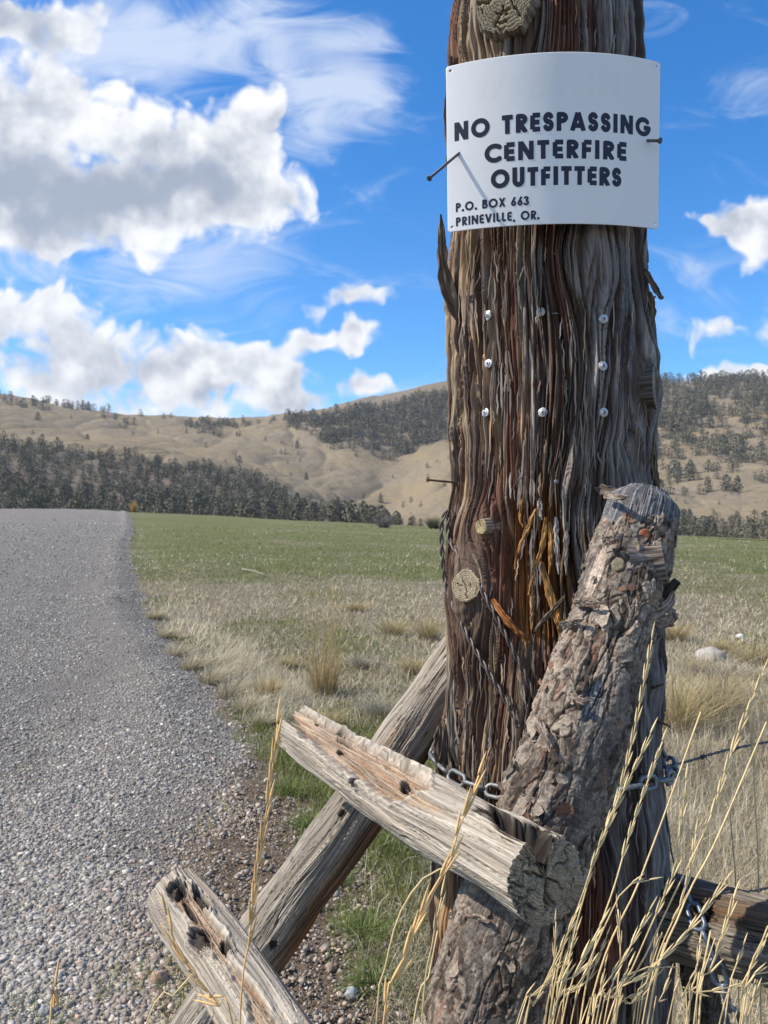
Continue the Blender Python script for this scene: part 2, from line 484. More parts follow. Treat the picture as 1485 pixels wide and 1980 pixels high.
def build_road():
    nv, nu = 520, 90
    ys = np.concatenate([[-40, -20, -8, -3, 0], np.geomspace(0.6, 128, nv)])
    w = np.linspace(0, 1, nu) ** 1.6
    Y = np.repeat(ys[:, None], nu, 1)
    wid = road_w(ys)[:, None]
    E = road_edge(Y)
    X = E - w[None] * wid
    Z = road_z(X, Y)
    m, nt, b = mat_base('road_gravel', 0.95, 0.15)
    tc = nt.nodes.new('ShaderNodeTexCoord'); v = tc.outputs['Object']
    vor = nt.nodes.new('ShaderNodeTexVoronoi'); vor.inputs['Scale'].default_value = 48; nt.links.new(v, vor.inputs['Vector'])
    vo2 = nt.nodes.new('ShaderNodeTexVoronoi'); vo2.inputs['Scale'].default_value = 130; nt.links.new(v, vo2.inputs['Vector'])
    big = noise_node(nt, v, 0.5, 5, 0.6); fin = noise_node(nt, v, 90, 4, 0.7)
    s1 = nt.nodes.new('ShaderNodeSeparateColor'); nt.links.new(vor.outputs['Color'], s1.inputs[0])
    s2 = nt.nodes.new('ShaderNodeSeparateColor'); nt.links.new(vo2.outputs['Color'], s2.inputs[0])
    r1, r2 = Nx(nt, s1.outputs[0]), Nx(nt, s2.outputs[0])
    f = r1 * 0.45 + r2 * 0.35 + fin * 0.4
    c = mixc(nt, f.lin(0.25, 0.95), (0.175, 0.158, 0.138), (0.36, 0.333, 0.295))
    c = mixc(nt, big.sstep(0.5, 0.75) * 0.5, c, (0.225, 0.20, 0.185))
    nt.links.new(c, b.inputs['Base Color'])
    bump(nt, b, Nx(nt, vor.outputs['Distance']) * -0.6 + Nx(nt, vo2.outputs['Distance']) * -0.3 + fin * 0.5, 1.0, 0.045)
    o = mesh_np('road', np.stack([X, Y, Z], -1)[:, ::-1], grid_quads(len(ys), nu, False), mats=m)
    tag(o, kind='structure')
    return


# terrain of the hills: for each bearing (photo column) the height of the slope at a few distances
HILL_PX = np.array([-1400, -600, -150, 0, 150, 300, 450, 600, 700, 760, 850, 1000, 1150, 1280, 1400, 1485, 1800, 2400, 3200.])
HILL_D = np.array([120., 170, 220, 270, 330, 400, 470, 560, 660, 780, 900, 1050, 1300])
HILL_PY = np.array([
    # 120   170   220   270   330   400  470  560  660  780  900 1050 1300
    [1040, 1016, 995, 960, 915, 850, 800, 770, 760, 750, 745, 790, 850],
    [1040, 1016, 1000, 965, 915, 850, 800, 775, 765, 755, 745, 790, 850],
    [1040, 1016, 1003, 970, 915, 845, 800, 790, 775, 760, 748, 790, 850],
    [1040, 1016, 1004, 973, 925, 865, 835, 835, 800, 775, 757, 790, 850],
    [1040, 1016, 1006, 978, 935, 882, 850, 850, 835, 800, 790, 800, 850],
    [1040, 1018, 1008, 985, 945, 900, 868, 868, 850, 830, 806, 805, 850],
    [1042, 1020, 1010, 992, 960, 925, 902, 895, 865, 838, 815, 806, 850],
    [1044, 1024, 1012, 1002, 985, 964, 955, 935, 890, 840, 803, 795, 840],
    [1046, 1030, 1016, 1010, 1000, 992, 985, 960, 905, 835, 790, 770, 820],
    [1048, 1034, 1020, 1014, 1008, 1003, 996, 970, 915, 835, 780, 758, 810],
    [1050, 1040, 1024, 1014, 1003, 980, 950, 920, 880, 820, 760, 737, 790],
    [1055, 1045, 1030, 1015, 995, 970, 940, 905, 860, 790, 735, 718, 770],
    [1060, 1050, 1036, 1018, 992, 962, 930, 895, 840, 775, 730, 716, 770],
    [1066, 1056, 1042, 1020, 990, 955, 920, 880, 815, 755, 738, 745, 800],
    [1072, 1062, 1046, 1022, 990, 950, 915, 870, 800, 750, 736, 745, 800],
    [1076, 1064, 1048, 1022, 988, 948, 910, 860, 790, 745, 732, 745, 800],
    [1085, 1070, 1050, 1022, 985, 940, 900, 850, 780, 735, 722, 740, 800],
    [1100, 1080, 1050, 1022, 985, 940, 900, 850, 780, 735, 722, 740, 800],
    [1100, 1080, 1050, 1022, 985, 940, 900, 850, 780, 735, 722, 740, 800.]])


def cubic_rows(xq, x, M):
    """monotone-ish cubic (Catmull) interpolation of the rows of M at xq"""
    i = np.clip(np.searchsorted(x, xq) - 1, 0, len(x) - 2)
    t = ((xq - x[i]) / (x[i + 1] - x[i]))[:, None]
    m = np.gradient(M, x, axis=0)
    h = (x[i + 1] - x[i])[:, None]
    a, b, ma, mb = M[i], M[i + 1], m[i] * h, m[i + 1] * h
    return (2 * t**3 - 3 * t**2 + 1) * a + (t**3 - 2 * t**2 + t) * ma + (-2 * t**3 + 3 * t**2) * b + (t**3 - t**2) * mb


HP = np.concatenate([np.linspace(-1400, -60, 70, endpoint=False), np.linspace(-60, 1560, 520), np.linspace(1563, 3200, 80)])
HD = np.concatenate([np.linspace(120, 560, 230, endpoint=False), np.linspace(560, 1300, 150)])


def hill_field():
    A = cubic_rows(HP, HILL_PX, HILL_PY)                   # bearings x distances
    B = cubic_rows(HD, HILL_D, A.T)                        # distances x bearings
    D, P = np.meshgrid(HD, HP, indexing='ij')
    X = (P - PW / 2) / F * D
    Z = EYE - (B - PH / 2) / F * D
    up = sst(D, 200, 420)
    # shoulders, draws and small gullies
    w = perlin(X / 90, D / 90, 2.0) * 30
    g = 1 - np.abs(perlin((X + w) / 75, D / 150, 4.0)) * 2.0
    g2 = 1 - np.abs(perlin((X + w) / 28, D / 60, 8.0)) * 2.0
    Z = Z - (np.clip(g, 0, 1) ** 3 * 4.5 + np.clip(g2, 0, 1) ** 3 * 1.6) * up * 0.8
    Z = Z + up * (fbm(X / 60, D / 60, 1.0, 4) * 4 + perlin(X / 12, D / 12, 6) * 0.5)
    return X, D, Z


HX, HY, HZ = hill_field()


def hill_z(px, d):
    """height of the hills at a bearing (photo column) and distance"""
    i = np.clip(np.interp(d, HD, np.arange(len(HD))), 0, len(HD) - 1.001); j = np.clip(np.interp(px, HP, np.arange(len(HP))), 0, len(HP) - 1.001)
    i0, j0 = i.astype(int), j.astype(int); a, b = i - i0, j - j0
    return HZ[i0, j0] * (1 - a) * (1 - b) + HZ[i0 + 1, j0] * a * (1 - b) + HZ[i0, j0 + 1] * (1 - a) * b + HZ[i0 + 1, j0 + 1] * a * b


def build_hills():
    m, nt, b = mat_base('hill_grass', 0.95, 0.05)
    tc = nt.nodes.new('ShaderNodeTexCoord'); v = tc.outputs['Object']
    mp = nt.nodes.new('ShaderNodeMapping'); mp.inputs['Scale'].default_value = (1, 0.6, 2.2); nt.links.new(v, mp.inputs[0])
    n1 = noise_node(nt, mp.outputs[0], 0.012, 6, 0.62); n2 = noise_node(nt, mp.outputs[0], 0.09, 6, 0.65); n3 = noise_node(nt, v, 0.7, 4, 0.7)
    n4 = noise_node(nt, mp.outputs[0], 0.03, 5, 0.6, 1.0)
    c = mixc(nt, n1.sstep(0.35, 0.65), (0.275, 0.215, 0.125), (0.25, 0.205, 0.140))
    c = mixc(nt, n2.sstep(0.5, 0.75) * 0.55, c, (0.19, 0.17, 0.125))
    c = mixc(nt, n4.sstep(0.56, 0.72) * 0.5, c, (0.20, 0.165, 0.135))
    c = mixc(nt, n3.sstep(0.50, 0.72) * 0.75, c, (0.11, 0.10, 0.07))
    n5 = noise_node(nt, mp.outputs[0], 0.22, 5, 0.7)
    c = mixc(nt, n5.sstep(0.53, 0.64) * 0.6, c, (0.13, 0.115, 0.085))
    c = mixc(nt, Nx(nt, attr(nt, 'wood', fac=True)), c, mixc(nt, n3.lin(.3, .7), (0.11, 0.095, 0.075), (0.20, 0.17, 0.135)))
    nt.links.new(c, b.inputs['Base Color'])
    bump(nt, b, n2 + n3 * 0.3, 0.8, 2.5)
    o = mesh_np('hills', np.stack([HX, HY, HZ], -1), grid_quads(len(HD), len(HP), False), mats=m)
    D, P = np.meshgrid(HD, HP, indexing='ij')
    w = sst(760 - P - np.clip(D - 205, 0, None) * 1.15 + 15 * perlin(HX / 30, D / 30, 3.0), 0, 60) * sst(432 - D, 0, 25) * sst(D, 190, 205) * .85
    w = np.maximum(w, .5 * sst(D, 690, 730) * sst(P, 560, 700))
    a = o.data.attributes.new('wood', 'FLOAT', 'POINT'); a.data.foreach_set('value', np.clip(w, 0, 1).ravel().astype(np.float32))
    tag(o, kind='structure')


build_ground(); build_road(); build_hills()
# ------------------------------------------------------------------ the weathered juniper gate post
PY0 = 1.42                                    # depth of its axis
_tab = np.array([[-300, 890, 1222], [-100, 888, 1226], [0, 884, 1230], [60, 876, 1231], [120, 870, 1232], [300, 872, 1238], [450, 873, 1243], [550, 866, 1247], [650, 866, 1258], [750, 870, 1266],
                 [850, 873, 1262], [930, 878, 1258], [1000, 870, 1258], [1100, 866, 1264], [1200, 866, 1272], [1300, 866, 1272], [1400, 854, 1268], [1500, 848, 1273], [1600, 840, 1283], [1800, 833, 1285], [1980, 828, 1272], [2300, 815, 1290], [2560, 800, 1300]], float)
_z = EYE - (_tab[:, 0] - 990) / F * PY0
_l = (_tab[:, 1] - 742.5) / F * PY0; _r = (_tab[:, 2] - 742.5) / F * PY0
_o = np.argsort(_z)


def post_cr(z):
    c = np.interp(z, _z[_o], ((_l + _r) / 2)[_o]); r = np.interp(z, _z[_o], ((_r - _l) / 2 / 1.012)[_o])
    return c, r


def post_uv(px, py):
    """angle and height on the post's skin seen at a photograph pixel"""
    Y = PY0 - 0.19
    for _ in range(8):
        x, y, z = at(px, py, Y)
        c, r = post_cr(z)
        s = np.clip((x - c) / r, -0.97, 0.97)
        Y = PY0 - r * math.sqrt(1 - s * s)
    return math.asin(s), z


def post_pt(px, py, out=0.0):
    th, z = post_uv(px, py); c, r = post_cr(z)
    return np.array([c + (r + out) * sin(th), PY0 - (r + out) * cos(th), z])


def post_n(px, py):
    th, z = post_uv(px, py)
    return np.array([sin(th), -cos(th), 0.0])


# knots: px, py, radius of the deflected fibres (m), bulge (m)
KNOTS = [(965, 28, 0.075, 0.022), (1140, 500, 0.045, 0.010), (903, 1140, 0.050, 0.020), (945, 1020, 0.026, 0.012), (1205, 985, 0.07, 0.012), (1245, 745, 0.045, 0.018), (880, 862, 0.03, 0.012), (1100, 930, 0.02, 0.004)]


def post_height(TH, Z):
    """bark relief and colour at angle TH and height Z"""
    R = 0.19
    U = TH * R
    du, dz_, kn = np.zeros_like(U), np.zeros_like(U), np.zeros_like(U)
    gap = np.zeros_like(U)
    for (px, py, rr, bl) in KNOTS:
        t, z = post_uv(px, py)
        a = (U - t * R); b = (Z - z)
        rho2 = a * a + (b * 0.62) ** 2 + 1e-6
        k = np.minimum(rr * rr * 0.8 / rho2, 0.78) * np.exp(-rho2 / (4.5 * rr * rr))
        du -= a * k
        kn = np.maximum(kn, np.exp(-rho2 / (rr * rr) * 1.1))
        gap += bl * np.exp(-rho2 / (rr * rr) * 0.9)
    # slow sway of the grain
    du += 0.006 * perlin(TH * 0.9, Z * 1.1, 3.0) + 0.0014 * perlin(U * 30, Z * 7, 5.0)
    Uw = U + du
    Tw = Uw / R
    cx, sx = np.cos(Tw) * R, np.sin(Tw) * R
    def fib(f, fz, seed): return perlin(cx * f, sx * f, Z * fz, seed)
    big = fib(25, 1.3, 1); med = fib(84, 2.1, 2); med2 = fib(165, 3.8, 3)
    fin = fib(270, 7.5, 4); fin2 = fib(420, 20, 5)
    cut = fib(80, 12.0, 6)
    lump = perlin(cx * 7, sx * 7, Z * 5, 8)
    fur1 = np.clip(1 - np.abs(big) / 0.16, 0, 1) ** 1.3
    fur2 = np.clip(1 - np.abs(med) / 0.17, 0, 1) ** 1.2
    fur3 = np.clip(1 - np.abs(med2) / 0.2, 0, 1)
    strip = sst(med2 + 0.35 * cut, 0.02, 0.16)
    h = -0.0150 * fur1 * sst(fib(9, 1.7, 11), -0.3, 0.25) - 0.0115 * fur2 - 0.0065 * fur3 + 0.0040 * strip + 0.0030 * big + 0.0030 * fin + 0.0014 * fin2 + 0.006 * lump
    ck = np.clip(1 - np.abs(fib(120, 3.0, 17)) / 0.055, 0, 1) * sst(fib(30, 4.0, 18), -0.15, 0.1)
    h = h + gap - 0.0060 * ck
    # cross checks: short breaks across the strips
    chk = np.clip(1 - np.abs(perlin(cx * 35, sx * 35, Z * 30, 12)) / 0.05, 0, 1) * sst(perlin(cx * 12, sx * 12, Z * 5, 13), 0.1, 0.4)
    h -= 0.0030 * chk
    # colour: grey outer fibre, brown and red-brown inner bark, sunlit tan painted on the left, darker shade tones on the right
    tone = fib(30, 1.8, 21); tone2 = fib(110, 4, 22)
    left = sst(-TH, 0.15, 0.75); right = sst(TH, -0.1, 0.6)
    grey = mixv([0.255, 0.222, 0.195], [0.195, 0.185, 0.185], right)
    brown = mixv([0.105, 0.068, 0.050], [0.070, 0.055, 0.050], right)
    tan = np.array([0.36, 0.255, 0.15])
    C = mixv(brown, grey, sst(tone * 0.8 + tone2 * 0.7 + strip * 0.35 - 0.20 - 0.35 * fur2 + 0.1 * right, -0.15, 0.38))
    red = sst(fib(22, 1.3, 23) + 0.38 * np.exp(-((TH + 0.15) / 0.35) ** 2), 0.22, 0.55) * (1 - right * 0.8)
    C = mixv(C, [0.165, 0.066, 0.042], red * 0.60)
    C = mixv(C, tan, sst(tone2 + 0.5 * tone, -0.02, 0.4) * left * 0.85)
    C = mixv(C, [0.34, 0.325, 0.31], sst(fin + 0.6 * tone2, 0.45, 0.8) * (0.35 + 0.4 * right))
    # the smooth bare strip down the left side
    t0 = np.interp(Z, *_strip)
    d = (TH - t0) * R
    inside = sst(0.010 - np.abs(d) + 0.002 * perlin(Z * 14, 0.3, 1), 0, 0.003) * sst(Z, _strip[0][0], _strip[0][0] + .05) * sst(_strip[0][-1] - Z, 0, 0.06)
    h = np.where(inside > 0, h * (1 - inside) + inside * (-0.004 + 0.0012 * fin2), h)
    C = mixv(C, mixv([0.20, 0.16, 0.12], [0.34, 0.27, 0.18], sst(fin2, -.4, .4)), inside * 0.9)
    h -= 0.013 * np.exp(-((d + 0.016) / 0.0045) ** 2) * sst(Z, _strip[0][0] - .1, _strip[0][0]) * sst(_strip[0][-1] + .1 - Z, 0, 0.06)
    # the split down the right side
    for (pxy, wd, dp) in SPLITS:
        ang = np.array([post_uv(*q) for q in pxy]); o = np.argsort(ang[:, 1])
        tt = np.interp(Z, ang[o, 1], ang[o, 0]); e = (sst(Z, ang[o, 1][0], ang[o, 1][0] + 0.05) * sst(ang[o, 1][-1] - Z, 0, 0.05))
        h -= dp * e * np.exp(-(((TH - tt) * R + 0.003 * perlin(Z * 25, 0, 4)) / wd) ** 2)
    # the torn place above the middle
    t1, z1 = post_uv(1035, 1105)
    q = np.sqrt(((U - t1 * R) / 0.060) ** 2 + ((Z - z1) / 0.135) ** 2) + 0.25 * perlin(cx * 40, sx * 40, Z * 9, 31)
    w = sst(1.0 - q, -0.08, 0.22)
    h = h - 0.016 * w + w * (0.006 * med2 + 0.006 * fin)
    oc = mixv([0.20, 0.085, 0.03], [0.42, 0.22, 0.075], sst(tone2 + fin * 0.7, -0.15, 0.45))
    oc = mixv(oc, [0.10, 0.042, 0.028], sst(med2 - 0.1, 0.0, 0.3) * 0.8)
    C = mixv(C, oc, w * 0.92)
    # red patches where the bark has flaked
    for (px, py, a, b) in ((1083, 770, 0.006, 0.030), (1040, 745, .011, .010), (1150, 845, 0.006, 0.028), (1170, 1890, 0.04, 0.12), (1080, 1930, 0.04, 0.1), (1165, 1790, .05, .06)):
        t, z = post_uv(px, py)
        p = np.exp(-((U - t * R) / a) ** 2 - ((Z - z) / b) ** 2) + 0.25 * fin
        C = mixv(C, [0.15, 0.064, 0.042], sst(p, 0.4, 0.8) * 0.85)
    # the lower left foot, golden strips
    t, z = post_uv(858, 1740)
    p = np.exp(-((U - t * R) / 0.03) ** 2 - ((Z - z) / 0.16) ** 2)
    C = mixv(C, [0.38, 0.225, 0.105], sst(p + 0.4 * tone2, 0.35, 0.8) * 0.8)
    # rusty stain below the sign and rounded knot swirls
    ring = np.sin(np.clip(kn, 0, 1) * 34) * sst(kn, 0.25, 0.6)
    h += 0.0007 * ring
    C = mixv(C, [0.16, 0.125, 0.10], kn * 0.45)
    return h, C


_st = np.array([post_uv(*q) for q in ((890, 545), (893, 650), (898, 760), (893, 860), (884, 930), (880, 990))])
_so = np.argsort(_st[:, 1]); _strip = (_st[_so, 1], _st[_so, 0])
SPLITS = [([(1225, 800), (1212, 860), (1228, 920)], 0.006, 0.020), ([(1165, 520), (1150, 560), (1142, 590)], 0.007, 0.020), ([(1172, 690), (1180, 720)], 0.004, 0.016),
          ([(1010, 1240), (1022, 1320), (1030, 1400)], 0.006, 0.014), ([(955, 1260), (948, 1330), (930, 1420)], 0.007, 0.016), ([(915, 1190), (905, 1230)], 0.016, 0.028),
          ([(1150, 1010), (1165, 960), (1185, 945)], 0.010, 0.022), ([(1100, 1110), (1100, 1160)], 0.010, 0.022), ([(1180, 1700), (1190, 1600), (1200, 1560)], 0.012, 0.02), ([(955, 1500), (935, 1400)], 0.006, 0.014)]


def build_post():
    tf = np.concatenate([np.linspace(-1.95, 1.95, 980), np.linspace(1.95, 2 * pi - 1.95, 122)[1:-1]])
    zs = np.concatenate([np.linspace(-0.1, 0.5, 60, endpoint=False), np.linspace(0.5, 2.5, 1350), np.linspace(2.5, 2.78, 50)[1:]])
    TH, Z = np.meshgrid(tf, zs)
    THs = np.where(TH > pi, TH - 2 * pi, TH)
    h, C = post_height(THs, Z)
    c, r = post_cr(Z)
    # jagged sawn-off head well above the picture
    edge = 0.006 * perlin(np.sin(THs) * 2, Z * 6, 41) + 0.004 * perlin(np.sin(THs) * 4, Z * 22, 42)
    rr = (r + h + edge)
    V = np.stack([c + rr * np.sin(TH), PY0 - rr * np.cos(TH), Z], -1)
    fco = np.stack([np.cos(THs) * 0.19, np.sin(THs) * 0.19, Z], -1)
    root = thing('gate_post', 'thick weathered juniper post with shaggy bark carrying the white sign', 'post', (post_cr(0.0)[0], PY0, 0.0))
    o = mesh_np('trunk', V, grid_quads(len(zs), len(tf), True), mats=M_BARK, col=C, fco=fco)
    adopt(o, root)
    # closed head
    top = V[-1]; ctr = top.mean(0)
    k = np.linspace(1, 0, 14)
    cap = ctr + k[:, None, None] * (top - ctr)[None]; cap[..., 2] += 0.02 * (1 - k[:, None]) + 0.006 * perlin(cap[..., 0] * 60, cap[..., 1] * 60, 2)
    cc = np.broadcast_to(np.array([0.28, 0.24, 0.2], np.float32), cap.shape)
    adopt(mesh_np('sawn_head', cap, grid_quads(14, len(tf), True), mats=M_WOOD, col=cc, fco=cap), root)
    return root


def cut_cap(ring, depth_fn=None, nr=40, cracks=9, seed=1, base=((0.20, 0.165, 0.115), (0.36, 0.31, 0.225)), pith=(0.0, 0.0), ringn=13, axis=None):
    """an end-grain face filling a closed ring of points: growth rings and drying cracks"""
    n = len(ring); ctr = ring.mean(0)
    ax = axis / np.linalg.norm(axis)
    e = ring[0] - ctr; e -= ax * (e @ ax); e /= np.linalg.norm(e); f = np.cross(ax, e)
    R = np.linalg.norm(ring - ctr, axis=1).mean()
    pc = ctr + R * (pith[0] * e + pith[1] * f)
    k = np.linspace(1, 0, nr)
    P = pc + k[:, None, None] * (ring - pc)[None]
    th = np.linspace(0, 2 * pi, n, endpoint=False)[None, :]; K = k[:, None]
    g = np.random.default_rng(seed)
    x, y = K * np.cos(th), K * np.sin(th)
    wob = 0.035 * perlin(x * 1.8, y * 1.8, seed * 1.1) + 0.014 * perlin(x * 6, y * 3, seed * 1.7) + 0.02 * perlin(x * 14, y * 14, seed * 2.7)
    rg = np.sin((K + wob) * ringn * 2 * pi)
    dep = 0.0006 * rg * (0.4 + 0.6 * K) + 0.0007 * perlin(x * 22, y * 22, seed + 4.0)
    cr = np.zeros_like(x)
    for i in range(cracks):
        a = g.uniform(0, 2 * pi); l = g.uniform(0.3, 1.0); s0 = 0.0 if i % 2 == 0 else g.uniform(0.2, 0.55)
        da = (th - a - 0.35 * perlin(K * 5 + 0 * th, 0.5, seed + i * 3.0) + pi) % (2 * pi) - pi
        wd = 0.022 + 0.022 * K
        cr = np.maximum(cr, np.exp(-(da * K / wd) ** 2) * (K > s0) * sst(l + s0 - K, 0, 0.15))
    for i in range(cracks):                                # short cracks along the rings
        a = g.uniform(0, 2 * pi); kk = g.uniform(0.35, 0.92); w = g.uniform(0.15, 0.4)
        da = (th - a + pi) % (2 * pi) - pi
        cr = np.maximum(cr, np.exp(-((K + wob - kk) / 0.022) ** 2) * sst(w - np.abs(da), 0, 0.12))
    dep = dep - 0.008 * cr * (R / 0.05)
    P = P + ax * (dep * sst(1 - K, 0.0, 0.04))[..., None]
    t = sst(rg + 0.8 * perlin(x * 9, y * 9, seed + 9.0) + 0.7 * perlin(x * 40, y * 40, seed + 3.0), -1.1, 1.2)
    C = mixv(base[0], base[1], t)
    C = mixv(C, np.asarray(base[0]) * .35, np.clip(cr, 0, 1) * .85)
    return P, C, np.stack([x * R, y * R, 0 * x], -1)


def add_cap(name, ring, parent, axis, **kw):
    P, C, fc = cut_cap(ring, axis=axis, **kw)
    Q = grid_quads(P.shape[0], P.shape[1], True)
    return adopt(mesh_np(name, P, Q, mats=M_ENDGRAIN, col=C, fco=fc), parent)


def log(name, path, rad, nu, nv, fn, mat, parent, ends=(None, None), vscale=None):
    """a log with its relief: fn(theta, s, u) -> height, colour; ends take keywords for the cut faces"""
    pts = resample(path, nv); P, t, e1, e2 = frame_of(pts)
    s = np.concatenate([[0], np.cumsum(np.linalg.norm(np.diff(P, axis=0), axis=1))])
    r = np.interp(np.linspace(0, 1, nv), np.linspace(0, 1, len(rad)), rad)
    th = np.linspace(0, 2 * pi, nu, endpoint=False); ths = np.where(th > pi, th - 2 * pi, th)
    TH, S = np.meshgrid(ths, s)
    h, C = fn(TH, S, s[-1])
    sl = np.zeros_like(S)
    if isinstance(h, tuple): h, sl = h
    rr = r[:, None] + h
    V = P[:, None] + rr[..., None] * (np.cos(TH)[..., None] * e1[:, None] + np.sin(TH)[..., None] * e2[:, None]) + sl[..., None] * t[:, None]
    rm = float(np.mean(rad))
    fco = np.stack([np.cos(TH) * rm, np.sin(TH) * rm, S], -1)
    o = adopt(mesh_np(name, V, grid_quads(nv, nu, True), mats=mat, col=C, fco=fco), parent)
    if ends[0] is not None: add_cap('end_grain', V[0], parent, -t[0], **ends[0])
    if ends[1] is not None: add_cap('end_grain', V[-1], parent, t[-1], **ends[1])
    return V


def stub(root, base, direc, rad, length, seed, taper=0.85, name='branch_stub', caps=None, col=((0.17, 0.13, 0.10), (0.30, 0.26, 0.21)), nu=120, nv=60, flare=0.35):
    """a sawn branch stub growing out of the trunk: its side and its cut face"""
    d = np.asarray(direc, float); d /= np.linalg.norm(d)
    path = [base - d * rad * 0.8, base + d * length * 0.5, base + d * length]
    def fn(TH, S, L):
        cx, sx = np.cos(TH), np.sin(TH)
        f = perlin(cx * 9, sx * 9, S * 18, seed); g = perlin(cx * 28, sx * 28, S * 45, seed + 2)
        h = rad * (0.10 * perlin(cx * 1.3, sx * 1.3, seed * 3.1) + 0.07 * f + 0.035 * g) + rad * flare * np.clip(1 - S / L, 0, 1) ** 2
        return h, mixv(col[0], col[1], sst(f + g, -0.5, 0.6))
    holder = bpy.data.objects.new(name, None); COL.objects.link(holder)
    holder.location = tuple(base); holder.empty_display_size = 0.02
    pts = resample(path, nv); P, t, e1, e2 = frame_of(pts)
    s = np.concatenate([[0], np.cumsum(np.linalg.norm(np.diff(P, axis=0), axis=1))])
    r = np.linspace(rad, rad * taper, nv)
    th = np.linspace(0, 2 * pi, nu, endpoint=False)
    TH, S = np.meshgrid(th, s)
    h, C = fn(TH, S, s[-1]); rr = r[:, None] + h
    V = P[:, None] + rr[..., None] * (np.cos(TH)[..., None] * e1[:, None] + np.sin(TH)[..., None] * e2[:, None])
    bpy.data.objects.remove(holder)
    o = mesh_np(name, V, grid_quads(nv, nu, True), mats=M_BARK, col=C, fco=np.stack([np.cos(TH) * rad, np.sin(TH) * rad, S], -1))
    adopt(o, root)
    kw = dict(seed=seed, cracks=7, ringn=9); kw.update(caps or {})
    Pc, Cc, fc = cut_cap(V[-1], axis=t[-1], nr=36, **kw)
    c = mesh_np('cut_face', Pc, grid_quads(Pc.shape[0], nu, True), mats=M_ENDGRAIN, col=Cc, fco=fc)
    c.parent = o; c.matrix_parent_inverse = (mathutils.Matrix.Translation(root.location)).inverted() if False else mathutils.Matrix.Identity(4)
    return o


M_TWIG = col_mat('dark_twig', 0.9)
M_BARK = wood_mat('shaggy_bark', (520, 520, 16), 0.5, 0.75, 0.0016)
M_WOOD = wood_mat('silver_wood', (460, 460, 12), 0.5, 0.7, 0.0012, mott=(0.75, 1.22))
M_FLAKY = wood_mat('flaky_bark', (330, 330, 330), 0.45, 0.6, 0.0014)
M_ENDGRAIN = wood_mat('end_grain', (230, 230, 230), 0.28, 0.4, 0.0008)

POST = build_post()
# sawn branch stubs and broken bits of the trunk
def on_post(px, py, out=0.0): return post_pt(px, py, out)
stub(POST, on_post(985, 22, -0.01), (-0.38, -0.9, -0.20), 0.053, 0.058, 3, caps=dict(cracks=8, ringn=11, base=((0.20, 0.16, 0.105), (0.40, 0.33, 0.22)), pith=(0.1, 0.25)))
stub(POST, on_post(912, 1135, -0.012), (-0.55, -0.8, 0.12), 0.031, 0.042, 5, caps=dict(cracks=3, ringn=8, base=((0.23, 0.18, 0.12), (0.42, 0.35, 0.24))))
stub(POST, on_post(955, 1018, -0.01), (-0.75, -0.62, 0.02), 0.0145, 0.040, 8, caps=dict(cracks=2, ringn=5, base=((0.30, 0.24, 0.12), (0.46, 0.39, 0.24))))
stub(POST, on_post(1256, 748, -0.006), (0.88, -0.47, 0.02), 0.037, 0.016, 11, taper=1.0, flare=.25, col=((0.08, 0.066, 0.056), (0.13, 0.112, 0.098)), caps=dict(cracks=3, ringn=7, base=((0.19, 0.165, 0.14), (0.27, 0.24, 0.21))))
stub(POST, on_post(885, 860, -0.012), (-0.97, -0.2, 0.05), 0.017, 0.022, 14, taper=0.7)


def ribbon(pts, w0, w1, thick, seed, col, root, name, curl=0.35, nv=70, nu=14, jag=0.35, mat=None, side=None):
    """a torn strip of bark or wood: a thin bent plank with frayed edges, tapering to the tip"""
    c = resample(pts, nv); P, t, e1, e2 = frame_of(c)
    if side is not None:
        e2 = np.asarray(side, float)[None] - t * (t @ np.asarray(side, float))[:, None]; e2 /= np.linalg.norm(e2, axis=1)[:, None]; e1 = np.cross(e2, t)
    k = np.linspace(0, 1, nv)[:, None]; a = np.linspace(-1, 1, nu)[None]
    w = (w0 + (w1 - w0) * k) * (1 + jag * perlin(k * 9, a * 0 + seed, seed * 1.3) + 0.25 * jag * perlin(k * 40, 0 * a, seed * 2.3))
    if name == 'splinter': w = w * (0.12 + 0.88 * np.sin(np.clip(k * .93 + .05, 0, 1) * pi) ** .6)
    else: w = w * (0.35 + .65 * sst(k, 0, .12)) * (.3 + .7 * sst(1 - k, 0, .18))
    out = []
    for sgn in (1, -1):
        hh = sgn * thick * .7 * (1 - 0.6 * a * a) + curl * w * (a * a) + 0.45 * thick * perlin(a * 4, k * 5, seed + 1.0) + 0.5 * thick * perlin(a * 9, k * 6, seed + 2.0) + (.002 * perlin(a * 1.5, k * 9, seed + 3.0))
        out.append(P[:, None] + (a * w)[..., None] * e2[:, None] + hh[..., None] * e1[:, None])
    A, B = out
    V = np.concatenate([A, B[:, ::-1]], 1); n2 = 2 * nu
    f = perlin(np.concatenate([a, a[:, ::-1]], 1) * 6 + 0 * k, k * 3, seed + 5.0)
    C = mixv(col[0], col[1], sst(f, -.4, .4))
    fc = np.stack([np.broadcast_to(np.concatenate([a, a[:, ::-1]], 1) * w0, f.shape), 0 * f, np.broadcast_to(k * np.linalg.norm(c[-1] - c[0]), f.shape)], -1)
    nq = grid_quads(nv, n2, True)
    T = []
    for row in (0, nv - 1):
        for j in range(nu - 1):
            q = [row * n2 + j, row * n2 + j + 1, row * n2 + n2 - 2 - j, row * n2 + n2 - 1 - j]
            T.append(q if row == 0 else q[::-1])
    return adopt(mesh_np(name, V, np.vstack([nq, np.array(T)]), mats=mat or M_BARK, col=C, fco=fc), root)


